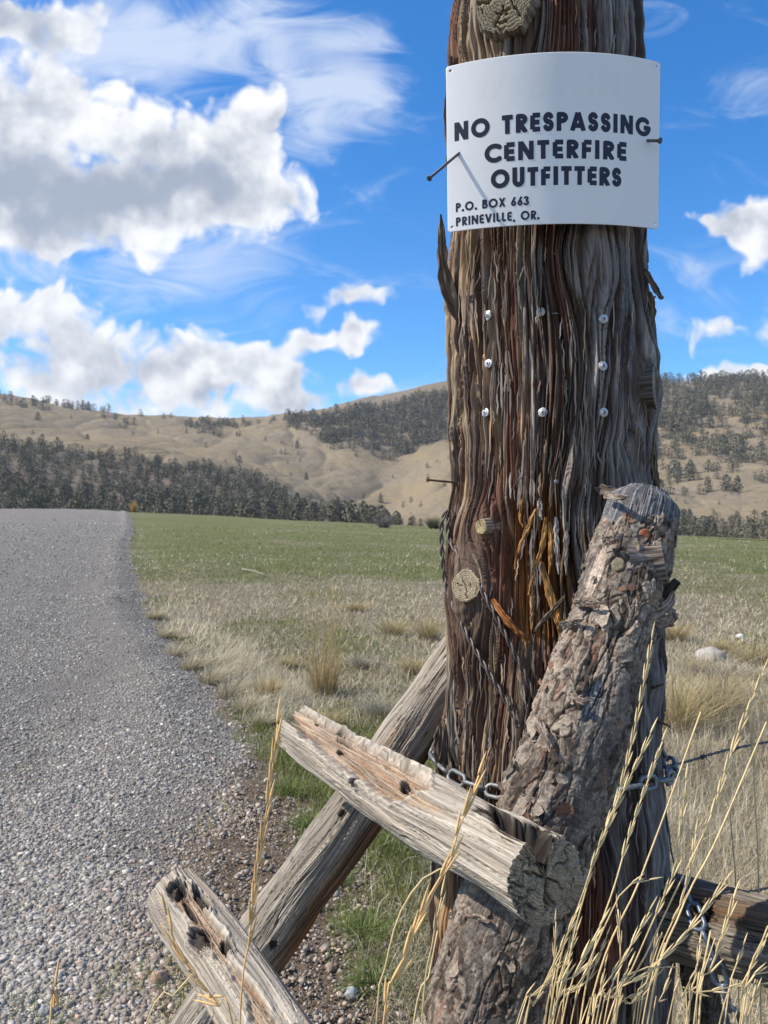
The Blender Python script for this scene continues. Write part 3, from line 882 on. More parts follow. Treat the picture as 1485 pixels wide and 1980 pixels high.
BK = ((0.075, 0.052, 0.04), (0.22, 0.175, 0.13))
TANW = ((0.24, 0.15, 0.08), (0.42, 0.29, 0.16))
ORW = ((0.20, 0.085, 0.03), (0.52, 0.29, 0.10))
SIL = ((0.24, 0.21, 0.18), (0.45, 0.42, 0.38))
ribbon([on_post(860, 620, 0.0) + (.004, -.01, 0), on_post(862, 540, .002) + (-.016, -.01, 0), on_post(862, 480) + (-.026, -.01, 0), on_post(862, 420) + (-.031, -.01, .0)], 0.014, 0.006, 0.006, 1, BK, POST, 'bark_strip')
ribbon([on_post(872, 400) + (-.002, -.012, 0), on_post(872, 320) + (-.009, -.012, 0), on_post(872, 220) + (-.013, -.012, 0), on_post(870, 118) + (-.010, -.01, 0)], 0.012, 0.009, 0.007, 2, BK, POST, 'bark_strip', jag=0.3)
ribbon([on_post(870, 950), on_post(868, 900) + (-.004, -.01, 0), on_post(872, 830) + (-.004, -.01, 0), on_post(880, 770)], 0.009, 0.004, 0.004, 3, BK, POST, 'bark_strip')
ribbon([on_post(858, 1580), on_post(850, 1500) + (-.004, -.015, 0), on_post(846, 1430) + (-.006, -.02, 0), on_post(840, 1385) + (-.012, -.02, 0)], 0.016, 0.004, 0.006, 4, BK, POST, 'bark_strip')
ribbon([on_post(874, 1560, .004), on_post(870, 1480, .012), on_post(866, 1400, .018)], 0.018, 0.012, 0.006, 5, BK, POST, 'bark_strip')
ribbon([on_post(882, 1480, -.004), on_post(880, 1400, .006), on_post(878, 1310, .004), on_post(874, 1230, -.004)], 0.011, 0.006, 0.005, 6, ((.14, .11, .085), (.34, .29, .23)), POST, 'bark_strip')
ribbon([on_post(1246, 520) , on_post(1252, 545) + (.006, 0, 0), on_post(1262, 575) + (.010, -.01, 0), on_post(1268, 578) + (.016, -.01, 0)], 0.006, 0.003, 0.003, 7, BK, POST, 'bark_strip')
ribbon([on_post(1250, 560), on_post(1258, 600) + (.004, 0, 0), on_post(1254, 640)], 0.006, 0.003, 0.003, 8, BK, POST, 'bark_strip')
ribbon([on_post(1258, 870), on_post(1262, 910) + (.004, 0, 0), on_post(1264, 950) + (.006, -.01, 0)], 0.007, 0.003, 0.003, 9, BK, POST, 'bark_strip')
for i, (pts, w0, w1, cl) in enumerate([
        ([(1035, 985), (1018, 1030), (1000, 1075), (996, 1100)], .010, .004, ORW), ([(1055, 1000), (1050, 1050), (1035, 1100), (1022, 1150)], .009, .005, ORW),
        ([(1062, 1010), (1066, 1060), (1062, 1110)], .010, .006, ORW), ([(1028, 1120), (1030, 1170), (1028, 1215)], .008, .006, TANW), ([(1045, 1085), (1058, 1130), (1072, 1180), (1085, 1225)], .011, .012, ORW),
        ([(1070, 1150), (1080, 1190), (1083, 1228)], .008, .010, ORW), ([(1008, 960), (1006, 1000), (1012, 1020)], .006, .003, ORW), ([(1042, 965), (1044, 990), (1048, 1005)], .009, .005, ((.4, .33, .26), (.6, .55, .48))),
        ([(1075, 1000), (1076, 1060), (1080, 1110)], .009, .006, SIL), ([(1098, 1010), (1094, 1060), (1094, 1112)], .008, .005, SIL)]):
    p = [on_post(x, y, 0.002 if j not in (0,) else -0.008) for j, (x, y) in enumerate(pts)]
    ribbon(p, w0 * .55, w1 * .55, 0.004, 20 + i, cl, POST, 'splinter', curl=0.2, nv=50, nu=10, jag=.5)
ribbon([on_post(960, 1158, .012), on_post(990, 1195, .022), on_post(1026, 1240, .012)], .0075, .005, .006, 41, ((0.16, 0.06, 0.025), (0.34, 0.15, 0.05)), POST, 'splinter', curl=.1)
ribbon([on_post(1090, 1152, .012), on_post(1062, 1185, .020), on_post(1036, 1218, .012)], .0035, .004, .004, 42, BK, POST, 'splinter', curl=.1)
def loose_fibres(root, n=750):
    """thin shreds of bark lifting off along the grain"""
    g = np.random.default_rng(77); Vs, Qs, Cs, m = [], [], [], 0
    for i in range(n):
        px, py = g.uniform(870, 1262), g.uniform(5, 1975)
        if 100 < py < 455: continue
        L = g.uniform(25, 110); dx = g.normal() * 5; w = g.uniform(.0006, .0018); lift = g.uniform(.002, .011) * g.random()
        k = np.linspace(0, 1, 7); top = g.random() < .5
        P = []
        for q in k:
            th, z = post_uv(min(max(px + dx * q + g.normal() * 1.0, 868), 1264), py + L * q); c, r = post_cr(z)
            o = .0015 + lift * (q if top else 1 - q) ** 1.6 + .003
            P.append((c + (r + o) * sin(th), PY0 - (r + o) * cos(th), z, th))
        P = np.array(P); th = P[:, 3]; P = P[:, :3]
        s = np.stack([np.cos(th), np.sin(th), 0 * th], -1) * (w * np.array([.3, .8, 1, 1, 1, .7, .15]))[:, None]
        V = np.stack([P - s, P + s], 1).reshape(-1, 3); Vs.append(V)
        Qs.append(np.array([[2 * j, 2 * j + 1, 2 * j + 3, 2 * j + 2] for j in range(6)]) + m); m += 14
        left = max(0, 1 - (px - 860) / 200)
        c = np.array([[.20, .175, .155], [.10, .065, .045], [.25, .225, .20], [.34, .24, .145]][g.choice(4, p=[.35, .3, .2 - .1 * left, .15 + .1 * left])]) * g.uniform(.7, 1.2)
        Cs.append(np.broadcast_to(c, (14, 3)))
    V = np.vstack(Vs)
    o = mesh_np('bark_fibres', V, np.vstack(Qs), mats=M_BARK, col=np.vstack(Cs), fco=V)
    o['kind'] = 'stuff'
    adopt(o, root)


loose_fibres(POST)
# thin twiggy bits on the right edge
for pts in ([(1272, 1395), (1290, 1402), (1296, 1408)], [(1276, 1330), (1284, 1322)], [(1262, 540), (1268, 560)], [(1262, 580), (1268, 572)], [(1270, 1240), (1278, 1228)]):
    tw = Bag(); b = on_post(min(pts[0][0], 1262), pts[0][1]); yb = b[1] - .01
    tw.tube(resample([at(x, y, yb) for x, y in pts] if len(pts) > 2 else [b, at(*pts[1], yb)], 8), np.linspace(.0028, .001, 8), 5, col=(.07, .05, .04))
    adopt(tw.build('twig', M_TWIG), POST)
# ------------------------------------------------------------------ brace, rails and poles
def flaky(rad, seed, dark=0.0, bare=None, scale=1.0):
    def fn(TH, S, L):
        cx, sx = np.cos(TH), np.sin(TH)
        n1, n2, n3 = 11, 29, 70
        k = 1 / (2 * pi * rad)
        wu = 0.55 * perlin(cx * 2.2, sx * 2.2, S * 14, seed) + 0.25 * perlin(cx * 6, sx * 6, S * 40, seed + 1)
        wv = 0.55 * perlin(cx * 2.2, sx * 2.2, S * 14, seed + 2) + 0.25 * perlin(cx * 6, sx * 6, S * 40, seed + 3)
        h = 0; C = None
        u = TH / (2 * pi)
        d1, d2, c1, ox, oy = worley2(u * n1 + wu * 0.9, S * n1 * k * 0.40 + wv * 0.9, seed, n1)
        e1 = sst(d2 - d1, 0.0, 0.09)
        h = 0.0050 * (c1 - 0.5) * e1 - 0.0040 * (1 - e1) + 0.0030 * oy
        d1, d2, c2, ox, oy = worley2(u * n2 + wu * 1.8, S * n2 * k * 0.50 + wv * 1.8, seed + 1, n2)
        e2 = sst(d2 - d1, 0.0, 0.10)
        h = h + 0.0036 * (c2 - 0.5) - 0.0022 * (1 - e2) + 0.0034 * oy * (c2 - .2) + 0.0016 * ox * (c2 - .5)
        d1, d2, c3, ox, oy = worley2(u * n3 + wu * 3.5, S * n3 * k * 0.6 + wv * 3.5, seed + 2, n3)
        e3 = sst(d2 - d1, 0.0, 0.14)
        h = h + 0.0016 * (c3 - 0.5) - 0.0009 * (1 - e3) + 0.0016 * oy
        lump = perlin(cx * 1.3, sx * 1.3, S * 7, seed + 4)
        big = sst(perlin(cx * 1.5, sx * 1.5, S * 5, seed + 5), 0.05, 0.3)        # patches where the scales are gone
        h = 0.8 * h * (1 - 0.45 * big) + 0.0055 * lump + 0.004 * big * 0 - 0.0025 * big
        t = 0.45 * c2 + 0.35 * c3 + 0.2 * c1
        C = mixv([0.058, 0.046, 0.037], [0.275, 0.228, 0.180], sst(t + 0.15 * lump, 0.25, 0.72))
        crk = np.clip(1 - np.abs(perlin(cx * 3.2 + wu * .2, sx * 3.2, S * 7, seed + 15)) / 0.05, 0, 1) * sst(perlin(cx * 2, sx * 2, S * 9, seed + 16), -.1, .2)
        h = h - 0.006 * crk; C = mixv(C, [0.06, 0.045, 0.04], crk * .8)
        C = mixv(C, [0.18, 0.085, 0.055], sst(1 - e2 + 0.5 * (1 - e1), 0.5, 1.1) * 0.6)
        C = mixv(C, [0.15, 0.135, 0.125], big * 0.45)
        C = mixv(C, [0.20, 0.105, 0.072], sst(perlin(cx * 4, sx * 4, S * 20, seed + 8), 0.46, 0.6) * 0.5)
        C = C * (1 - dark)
        if bare is not None: h, C = bare(TH, S, L, h, C)
        return h, C
    return fn


def brace_bare(TH, S, L, h, C):
    cx, sx = np.cos(TH), np.sin(TH)
    f = perlin(cx * 16, sx * 16, S * 9, 61); f2 = perlin(cx * 40, sx * 40, S * 25, 62)
    m = sst(0.052 - S + 0.02 * perlin(cx * 3, sx * 3, S * 20, 63) + 0.02 * np.cos(TH - 1.2), -0.006, 0.006)
    h = h * (1 - m) + m * (-0.003 + 0.0012 * f - 0.004 * np.clip(1 - np.abs(f) / .06, 0, 1)) - 0.020 * sst(0.03 - S, 0, 0.03) ** 2
    C = mixv(C, mixv([0.085, 0.085, 0.095], [0.22, 0.215, 0.215], sst(f2 + f, -.5, .6)), m)
    # a pale debarked streak on the right side of the upper part
    q = np.exp(-((TH - 1.05 - 0.9 * (S - 0.15)) / 0.22) ** 2 - ((S - 0.155) / 0.05) ** 2) + 0.2 * f
    m2 = sst(q, 0.4, 0.6)
    h = h * (1 - m2) - 0.003 * m2 + 0.0008 * f * m2
    C = mixv(C, mixv([0.28, 0.21, 0.16], [0.50, 0.42, 0.34], sst(f2, -.4, .4)), m2)
    # dark debarked slot further down
    q = np.exp(-((TH - 0.25) / 0.30) ** 2 - ((S - 0.335) / 0.035) ** 2) + 0.25 * f
    m3 = sst(q, 0.45, 0.62)
    h = h - 0.006 * m3
    C = mixv(C, mixv([0.075, 0.075, 0.085], [0.25, 0.25, 0.25], sst(f2 + f, 0.0, .6)), m3)
    # small bare knots, one rusty red
    for (t, s, r, c) in ((0.1, 0.085, 0.010, (0.25, 0.085, 0.045)), (0.12, 0.115, 0.012, (0.2, 0.2, 0.215)), (0.55, 0.14, 0.012, (0.19, 0.165, 0.11))):
        d = np.sqrt(((TH - t) * 0.062) ** 2 + (S - s) ** 2)
        k = sst(r - d, 0, 0.003)
        h = h * (1 - k) - 0.002 * k - 0.003 * np.exp(-((d - r) / 0.002) ** 2)
        C = mixv(C, c, k)
    return h, C


# the bark-covered brace that leans against the front of the post
_p0 = at(1252, 952, 1.185); _p1 = at(1125, 1400, 1.095); _p2 = at(923, 1980, 1.015)
_pg = _p2 + (_p2 - _p1) * 1.62; _pg[2] = -0.06
BRACE = thing('brace_log', 'log with scaly pinkish grey bark leaning against the front of the post', 'log', _pg)
BV = log('bark', [_p0, _p1, _p2, _pg], [0.056, 0.066, 0.074, 0.073, 0.070, 0.07, 0.072], 460, 1150, flaky(0.07, 31, bare=brace_bare), M_FLAKY, BRACE,
         ends=(dict(seed=4, cracks=6, base=((0.10, 0.10, 0.11), (0.22, 0.22, 0.23))), None))


def scales(V, root, n, seed, s0, s1, name='bark_scales'):
    """small curled scales of bark standing off a log whose surface grid is V"""
    g = np.random.default_rng(seed); nv, nu, _ = V.shape
    N = np.cross(np.roll(V, -1, 1) - np.roll(V, 1, 1), np.gradient(V, axis=0)); ctr = V.mean(1, keepdims=True)
    i, j = g.integers(int(nv * .035), nv - 4, n), g.integers(0, nu, n)
    p = V[i, j]; nr = p - ctr[i, 0]; nr /= np.linalg.norm(nr, axis=1)[:, None]
    ax = (ctr[1, 0] - ctr[0, 0]); ax = ax / np.linalg.norm(ax)
    a = g.normal(size=n) * .7 + pi * g.integers(0, 2, n); b = np.cross(nr, ax); t = np.cos(a)[:, None] * ax + np.sin(a)[:, None] * b; t -= nr * (t * nr).sum(1)[:, None]; t /= np.linalg.norm(t, axis=1)[:, None]; b = np.cross(nr, t)
    L = g.uniform(s0, s1, n) * np.exp(g.normal(size=n) * .3); W = L * g.uniform(.45, .9, n); tilt = np.abs(g.normal(size=n)) * .16 + .02; curl = g.normal(.35, .35, n)
    K, A = np.meshgrid(np.linspace(0, 1, 4), np.linspace(-1, 1, 4), indexing='ij')
    out = (1 - .5 * (2 * K - 1) ** 2)[None] * (1 + .35 * g.normal(size=(n, 4, 4)).clip(-1, 1))
    x = K[None] * L[:, None, None]; y = A[None] * out * W[:, None, None] * .5
    z = x * np.sin(tilt)[:, None, None] + curl[:, None, None] * (y ** 2 / W[:, None, None] + x ** 2 / L[:, None, None] * .4) - .0012
    P = p[:, None, None] + x[..., None] * t[:, None, None] + y[..., None] * b[:, None, None] + z[..., None] * nr[:, None, None]
    q = grid_quads(4, 4, False); Q = (q[None] + (np.arange(n) * 16)[:, None, None]).reshape(-1, 4)
    tone = g.random(n); C = mixv([0.066, 0.052, 0.042], [0.31, 0.256, 0.202], tone ** 1.1); C = np.where((g.random(n) < .12)[:, None], [0.20, 0.11, 0.075], C)
    C = np.repeat(C, 16, 0)
    o = mesh_np(name, P, Q, mats=M_FLAKY, col=C, fco=P.reshape(-1, 3)); o['kind'] = 'stuff'
    adopt(o, root)


scales(BV, BRACE, 1500, 9, .005, .015)


def brace_pt(px, py):
    """nearest brace surface point at a pixel, roughly"""
    yb = np.interp(py, [952, 1400, 1980], [1.185, 1.095, 1.015]); xb = np.interp(py, [952, 1400, 1980], [1252, 1125, 923])
    s = np.clip((px - xb) / F * yb / 0.07, -.95, .95)
    return at(px, py, yb - 0.07 * math.sqrt(1 - s * s))


stub(BRACE, brace_pt(1285, 1085) + (-.012, .015, 0), (0.92, -0.34, 0.16), 0.036, 0.016, 21, taper=1.0, flare=0.35, col=((0.08, 0.065, 0.055), (0.24, 0.20, 0.17)), caps=dict(cracks=2, ringn=6, base=((0.17, 0.145, 0.125), (0.25, 0.22, 0.20))))
stub(BRACE, brace_pt(1288, 1165) + (-.006, .010, 0), (0.55, -0.25, 0.80), 0.008, 0.040, 22, taper=0.8, name='broken_twig', flare=.2, col=((0.02, 0.018, 0.017), (0.06, 0.05, 0.045)), caps=dict(cracks=1, ringn=2, base=((0.03, .028, .026), (.09, .08, .07))), nu=40, nv=30)
for i, (pts, w) in enumerate([([(1240, 1190), (1268, 1180), (1290, 1160), (1296, 1140)], .010), ([(1262, 1200), (1285, 1198), (1294, 1188)], .009), ([(1288, 1210), (1294, 1190), (1288, 1170)], .008), ([(1168, 958), (1190, 962), (1212, 960)], .006),
                              ([(1110, 1165), (1140, 1160), (1158, 1165)], .006), ([(1165, 1045), (1185, 1040), (1202, 1030)], .007), ([(1080, 1210), (1105, 1200), (1125, 1195)], .006), ([(1100, 1340), (1122, 1352), (1140, 1345)], .006), ([(1040, 1390), (1052, 1420), (1060, 1450)], .006), ([(980, 1750), (1000, 1760), (1020, 1752)], .006), ([(900, 1770), (925, 1765), (945, 1775)], .007)]):
    ribbon([brace_pt(*q) + (0, -0.004 - 0.006 * (j > 0), 0) for j, q in enumerate(pts)], w, w * .6, .0035, 60 + i, ((0.10, 0.075, 0.06), (0.33, 0.27, 0.22)), BRACE, 'bark_flake', nv=30, nu=10, jag=.5, mat=M_FLAKY)


# ragged bark of the post curling over the head of the brace
for i, (pts, w) in enumerate([([(1150, 945), (1172, 952), (1200, 958), (1216, 966)], .008)]):
    q = [post_pt(x, y, -.004) if j == 0 else (post_pt(min(x, 1235), y, .02 + .012 * j) + ((x - min(x, 1235)) / F * 1.2, 0, 0)) for j, (x, y) in enumerate(pts)]
    ribbon(q, w, w * .5, .005, 80 + i, ((0.06, 0.047, 0.04), (0.20, 0.17, 0.145)), POST, 'bark_strip', nv=40, nu=12, jag=.55)


def silver(seed, rad, chan=None, hole=None, spots=(), tint=1.0, brown=None, crackn=1.0, slant=0.0, jag=0.0):
    """sun-bleached bare wood; chan: rotted channel along the top; hole: hollow at the near end; spots: burnt or knotty pits"""
    def fn(TH, S, L):
        cx, sx = np.cos(TH), np.sin(TH)
        wob = 0.25 * perlin(cx * 1.2, sx * 1.2, S * 5, seed + 9)
        def fib(f, fz, k): return perlin(np.cos(TH + wob) * f, np.sin(TH + wob) * f, S * fz, seed + k)
        a, b, c, d = fib(4, 3, 1), fib(11, 5, 2), fib(24, 9, 3), fib(60, 18, 4)
        lump = perlin(cx * 1.2, sx * 1.2, S * 9, seed + 5)
        crk = np.clip(1 - np.abs(b) / 0.07, 0, 1) * sst(fib(5, 4, 6), -0.12, 0.2)
        crk2 = np.clip(1 - np.abs(c) / 0.10, 0, 1) * sst(fib(8, 7, 7), -0.1, 0.3)
        h = rad * (0.10 * lump + 0.06 * a) + 0.0010 * b + 0.0007 * c + 0.0004 * d - 0.0060 * crk * crackn - 0.0030 * crk2 * crackn
        C = mixv([0.255, 0.215, 0.170], [0.44, 0.395, 0.325], sst(0.7 * b + 0.7 * c + 0.5 * d, -0.6, 0.55))
        C = mixv(C, [0.10, 0.08, 0.065], np.clip(crk * 0.9 + crk2 * 0.6, 0, 1) * 0.85)
        e = fib(34, 7, 31); crk3 = np.clip(1 - np.abs(e) / 0.05, 0, 1) * sst(fib(9, 9, 32), -0.05, 0.15)
        h = h - 0.0022 * crk3; C = mixv(C, [0.09, 0.075, 0.06], crk3 * .75)
        C = mixv(C, [0.22, 0.19, 0.155], sst(fib(2.5, 3.5, 33), 0.15, .5) * .45)
        C = mixv(C, [0.42, 0.27, 0.15], sst(fib(3, 4, 8), 0.38, 0.6) * 0.4)
        if brown is not None:
            w = brown(TH, S, L, a, b, c)
            bl = mixv(mixv([0.10, 0.060, 0.038], [0.23, 0.135, 0.075], sst(b + c, -.5, .5)), [0.36, 0.17, 0.065], sst(fib(6, 6, 12), 0.15, .45) * .8)
            C = mixv(C, bl, w); h = h + w * (0.004 * b + 0.003 * c - 0.002)
        if chan is not None:
            cen, half, dep = chan(S, L)
            jagn = 0.30 * perlin(S * 11 + 0 * TH, np.sign(TH - cen) * 3.0, seed + 12.0) + 0.16 * perlin(S * 30 + 0 * TH, np.sign(TH - cen) * 3.0, seed + 10.0) + 0.08 * perlin(S * 90 + 0 * TH, np.sign(TH - cen) * 3.0, seed + 11.0)
            q = half - np.abs(TH - cen) + jagn * sst(half, 0, .2)
            m = sst(q, 0.0, 0.16) * sst(half, 0.02, 0.15)
            bd1, bd2, bc, _, _ = worley2(TH * 9 + 1.2 * b, S * 24 + 1.3 * c, seed)
            blk = sst(bd2 - bd1, 0, 0.07)
            rid = fib(7, 2.2, 14)
            h = h * (1 - m) + m * (-dep * (0.75 + 0.35 * rid) + 0.0022 * (bc - .5) * blk - 0.0025 * (1 - blk) + 0.0012 * c)
            rot = mixv(mixv([0.235, 0.165, 0.115], [0.40, 0.315, 0.235], sst(bc + c, 0.0, 1.0)), [0.33, 0.20, 0.115], sst(fib(3, 6, 15), 0.22, 0.42) * 0.6)
            rot = mixv(rot, [0.08, 0.06, 0.05], (1 - blk) * 0.7)
            C = mixv(C, rot, m)
            rimm = np.exp(-(q / 0.10) ** 2) * sst(half, 0.02, 0.15)
            h = h + 0.003 * rimm
            C = mixv(C, [0.47, 0.42, 0.34], rimm * 0.5)
        for (t, s, ra, rs, dp) in spots:
            q = np.exp(-((TH - t) / ra) ** 2 - ((S - s * L) / rs) ** 2) + 0.22 * c + 0.12 * d
            m = sst(q, 0.42, 0.62)
            h = h - dp * m + 0.003 * np.exp(-((q - 0.42) / 0.1) ** 2)
            C = mixv(C, [0.028, 0.024, 0.022], m * 0.92)
        if hole is not None:
            h, C = hole(TH, S, L, h, C, c, d)
        if slant: return (h, slant * (1 - np.cos(TH + .5)) * sst(S, L - .14, L) + .004 * c * sst(S, L - .05, L) - jag * (perlin(cx * 2.6, sx * 2.6, 3.0, seed + 40) + .5 * perlin(cx * 7, sx * 7, 3.0, seed + 41)) * sst(.10 - S, 0, .10)), C * tint
        return h, C * tint
    return fn


def rail_chan(S, L):
    k = S / L
    cen = -1.18 + 0.12 * k
    half = 0.92 * sst(0.74 - k, 0, 0.16) * (0.75 + 0.25 * sst(k, 0, .3)) - 0.02
    return cen, np.clip(half, 0, 1) , 0.020 * sst(0.76 - k, 0, 0.15)


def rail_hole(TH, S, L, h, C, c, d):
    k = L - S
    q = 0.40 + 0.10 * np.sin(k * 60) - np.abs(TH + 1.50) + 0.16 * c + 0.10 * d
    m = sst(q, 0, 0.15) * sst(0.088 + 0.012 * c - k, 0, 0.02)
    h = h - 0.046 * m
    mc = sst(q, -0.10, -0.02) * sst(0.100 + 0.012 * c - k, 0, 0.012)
    C = mixv(C, mixv([0.020, 0.016, 0.014], [0.05, 0.038, 0.03], sst(d, -.3, .5)), mc)  # near-black painted into the hollow as deep shade
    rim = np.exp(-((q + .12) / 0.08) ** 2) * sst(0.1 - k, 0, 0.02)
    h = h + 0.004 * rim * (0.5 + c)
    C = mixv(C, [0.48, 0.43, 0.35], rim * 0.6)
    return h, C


A0, A1 = at(578, 1412, 1.40), at(1040, 1692, 0.905)
_rx = thing('fence_rail', 'bleached hollow rail end with sawn cracked end grain resting across the brace', 'rail', (A0 + A1) / 2)
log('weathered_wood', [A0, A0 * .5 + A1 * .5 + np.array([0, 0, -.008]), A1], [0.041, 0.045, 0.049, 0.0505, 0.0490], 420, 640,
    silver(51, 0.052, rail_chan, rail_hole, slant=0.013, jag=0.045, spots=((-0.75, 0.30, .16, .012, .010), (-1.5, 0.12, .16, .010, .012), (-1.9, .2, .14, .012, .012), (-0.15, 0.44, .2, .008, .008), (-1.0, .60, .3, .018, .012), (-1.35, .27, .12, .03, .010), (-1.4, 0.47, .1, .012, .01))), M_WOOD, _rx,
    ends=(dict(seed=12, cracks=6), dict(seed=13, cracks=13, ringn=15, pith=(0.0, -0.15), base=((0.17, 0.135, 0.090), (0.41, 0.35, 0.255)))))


def rail2_chan(S, L):
    k = S / L
    return -1.05 + 0.35 * k, np.clip(0.30 * sst(k, 0.02, 0.2) * (1 + .3 * np.sin(k * 9)), 0, 1), 0.010 + 0 * k


B0, B1 = at(338, 1728, 1.13), at(600, 2110, 0.86)
_ry = thing('fence_rail', 'short bleached rail stub with dark burnt knots poking up at the gravel edge', 'rail', (B0 + B1) / 2)
log('weathered_wood', [B0, B1], [0.041, 0.044, 0.044, 0.044], 420, 560,
    silver(71, 0.044, rail2_chan, None, spots=((-0.85, 0.10, .40, .020, .008), (-0.55, .36, .40, .022, .009), (0.15, .42, .12, .006, .006), (-1.35, .20, .2, .03, .008), (-.8, .22, .12, .03, .006), (-1.1, .46, .2, .016, .008))), M_WOOD, _ry,
    ends=(dict(seed=15, cracks=5), dict(seed=16, cracks=6)))


def pole_brown(TH, S, L, a, b, c):
    return sst(-TH - 0.35 + 0.5 * a + 0.35 * b + 0.3 * perlin(S * 6, 0.4, 3), 0.0, 0.35) * 0.9


C0, C1, C2 = at(1000, 1118, 1.70), at(751, 1480, 1.485), at(397, 1985, 1.41)
Cg = C2 + (C2 - C1) * 1.28; Cg[2] = -0.06
_rz = thing('brace_pole', 'smooth grey debarked pole propped up behind the post', 'pole', Cg)
log('weathered_wood', [C0, C1, C2, Cg], [0.052, 0.054, 0.056, 0.058, 0.06], 420, 900,
    silver(91, 0.055, None, None, spots=((0.55, 0.335, .12, .008, .004), (-0.1, .47, .16, .010, .004), (1.1, .40, .1, .006, .004), (0.9, .30, .1, .006, .004)), tint=0.80, brown=pole_brown, crackn=0.9), M_WOOD, _rz, ends=(dict(seed=17), None))

D0, D1 = at(1235, 1752, 1.36), at(1640, 1862, 1.10)
D1 = D0 + (D1 - D0) * 2.4
_rw = thing('fence_rail', 'dark cracked rail in the shade behind the hanging chain', 'rail', (D0 + D1) / 2)
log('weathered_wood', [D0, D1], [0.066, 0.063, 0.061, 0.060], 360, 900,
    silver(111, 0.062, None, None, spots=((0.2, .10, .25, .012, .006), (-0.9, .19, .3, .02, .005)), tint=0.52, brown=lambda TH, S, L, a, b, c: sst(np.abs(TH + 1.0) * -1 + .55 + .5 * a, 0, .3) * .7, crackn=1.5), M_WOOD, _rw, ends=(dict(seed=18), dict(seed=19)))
E0, E1 = at(1350, 1850, 1.33), at(1470, 2420, 1.24)
E1[2] = -0.05
_rv = thing('brace_pole', 'thin dark barky pole standing under the shaded rail', 'pole', E1)
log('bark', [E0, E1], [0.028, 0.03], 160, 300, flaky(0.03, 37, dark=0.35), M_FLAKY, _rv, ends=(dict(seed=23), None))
# ------------------------------------------------------------------ the sign and its lettering
SG_R, SG_W, SG_H, SG_T = 0.40, 0.352, 0.258, 0.0016
_sc = at(1080, 268, 1.195)
_roll = radians(1.0); _tilt = radians(4.0)
_sx = np.array([cos(_roll), 0, sin(_roll)])
_sn0 = np.array([-0.02, -1.0, 0]); _sn0 -= _sx * (_sn0 @ _sx); _sn0 /= np.linalg.norm(_sn0)
_sz0 = np.cross(_sx, -_sn0) * -1
_sz0 = _sz0 if _sz0[2] > 0 else -_sz0
# lean: the top stands a little nearer to the viewer
_sn = _sn0 * cos(_tilt) - _sz0 * sin(_tilt); _sz = _sz0 * cos(_tilt) + _sn0 * sin(_tilt)


def sign_pt(a, b, off=0.0):
    """a: metres along the bent face from its middle, b: metres up, off: out of the face"""
    a = np.asarray(a, float); b = np.asarray(b, float)
    an = a / SG_R
    bow = 0.004 * np.sin(an * 2.2 + 0.6) * (b / SG_H)
    rr = SG_R + off
    x = rr * np.sin(an); y = rr * np.cos(an) - SG_R + bow
    return _sc + x[..., None] * _sx + y[..., None] * _sn + b[..., None] * _sz


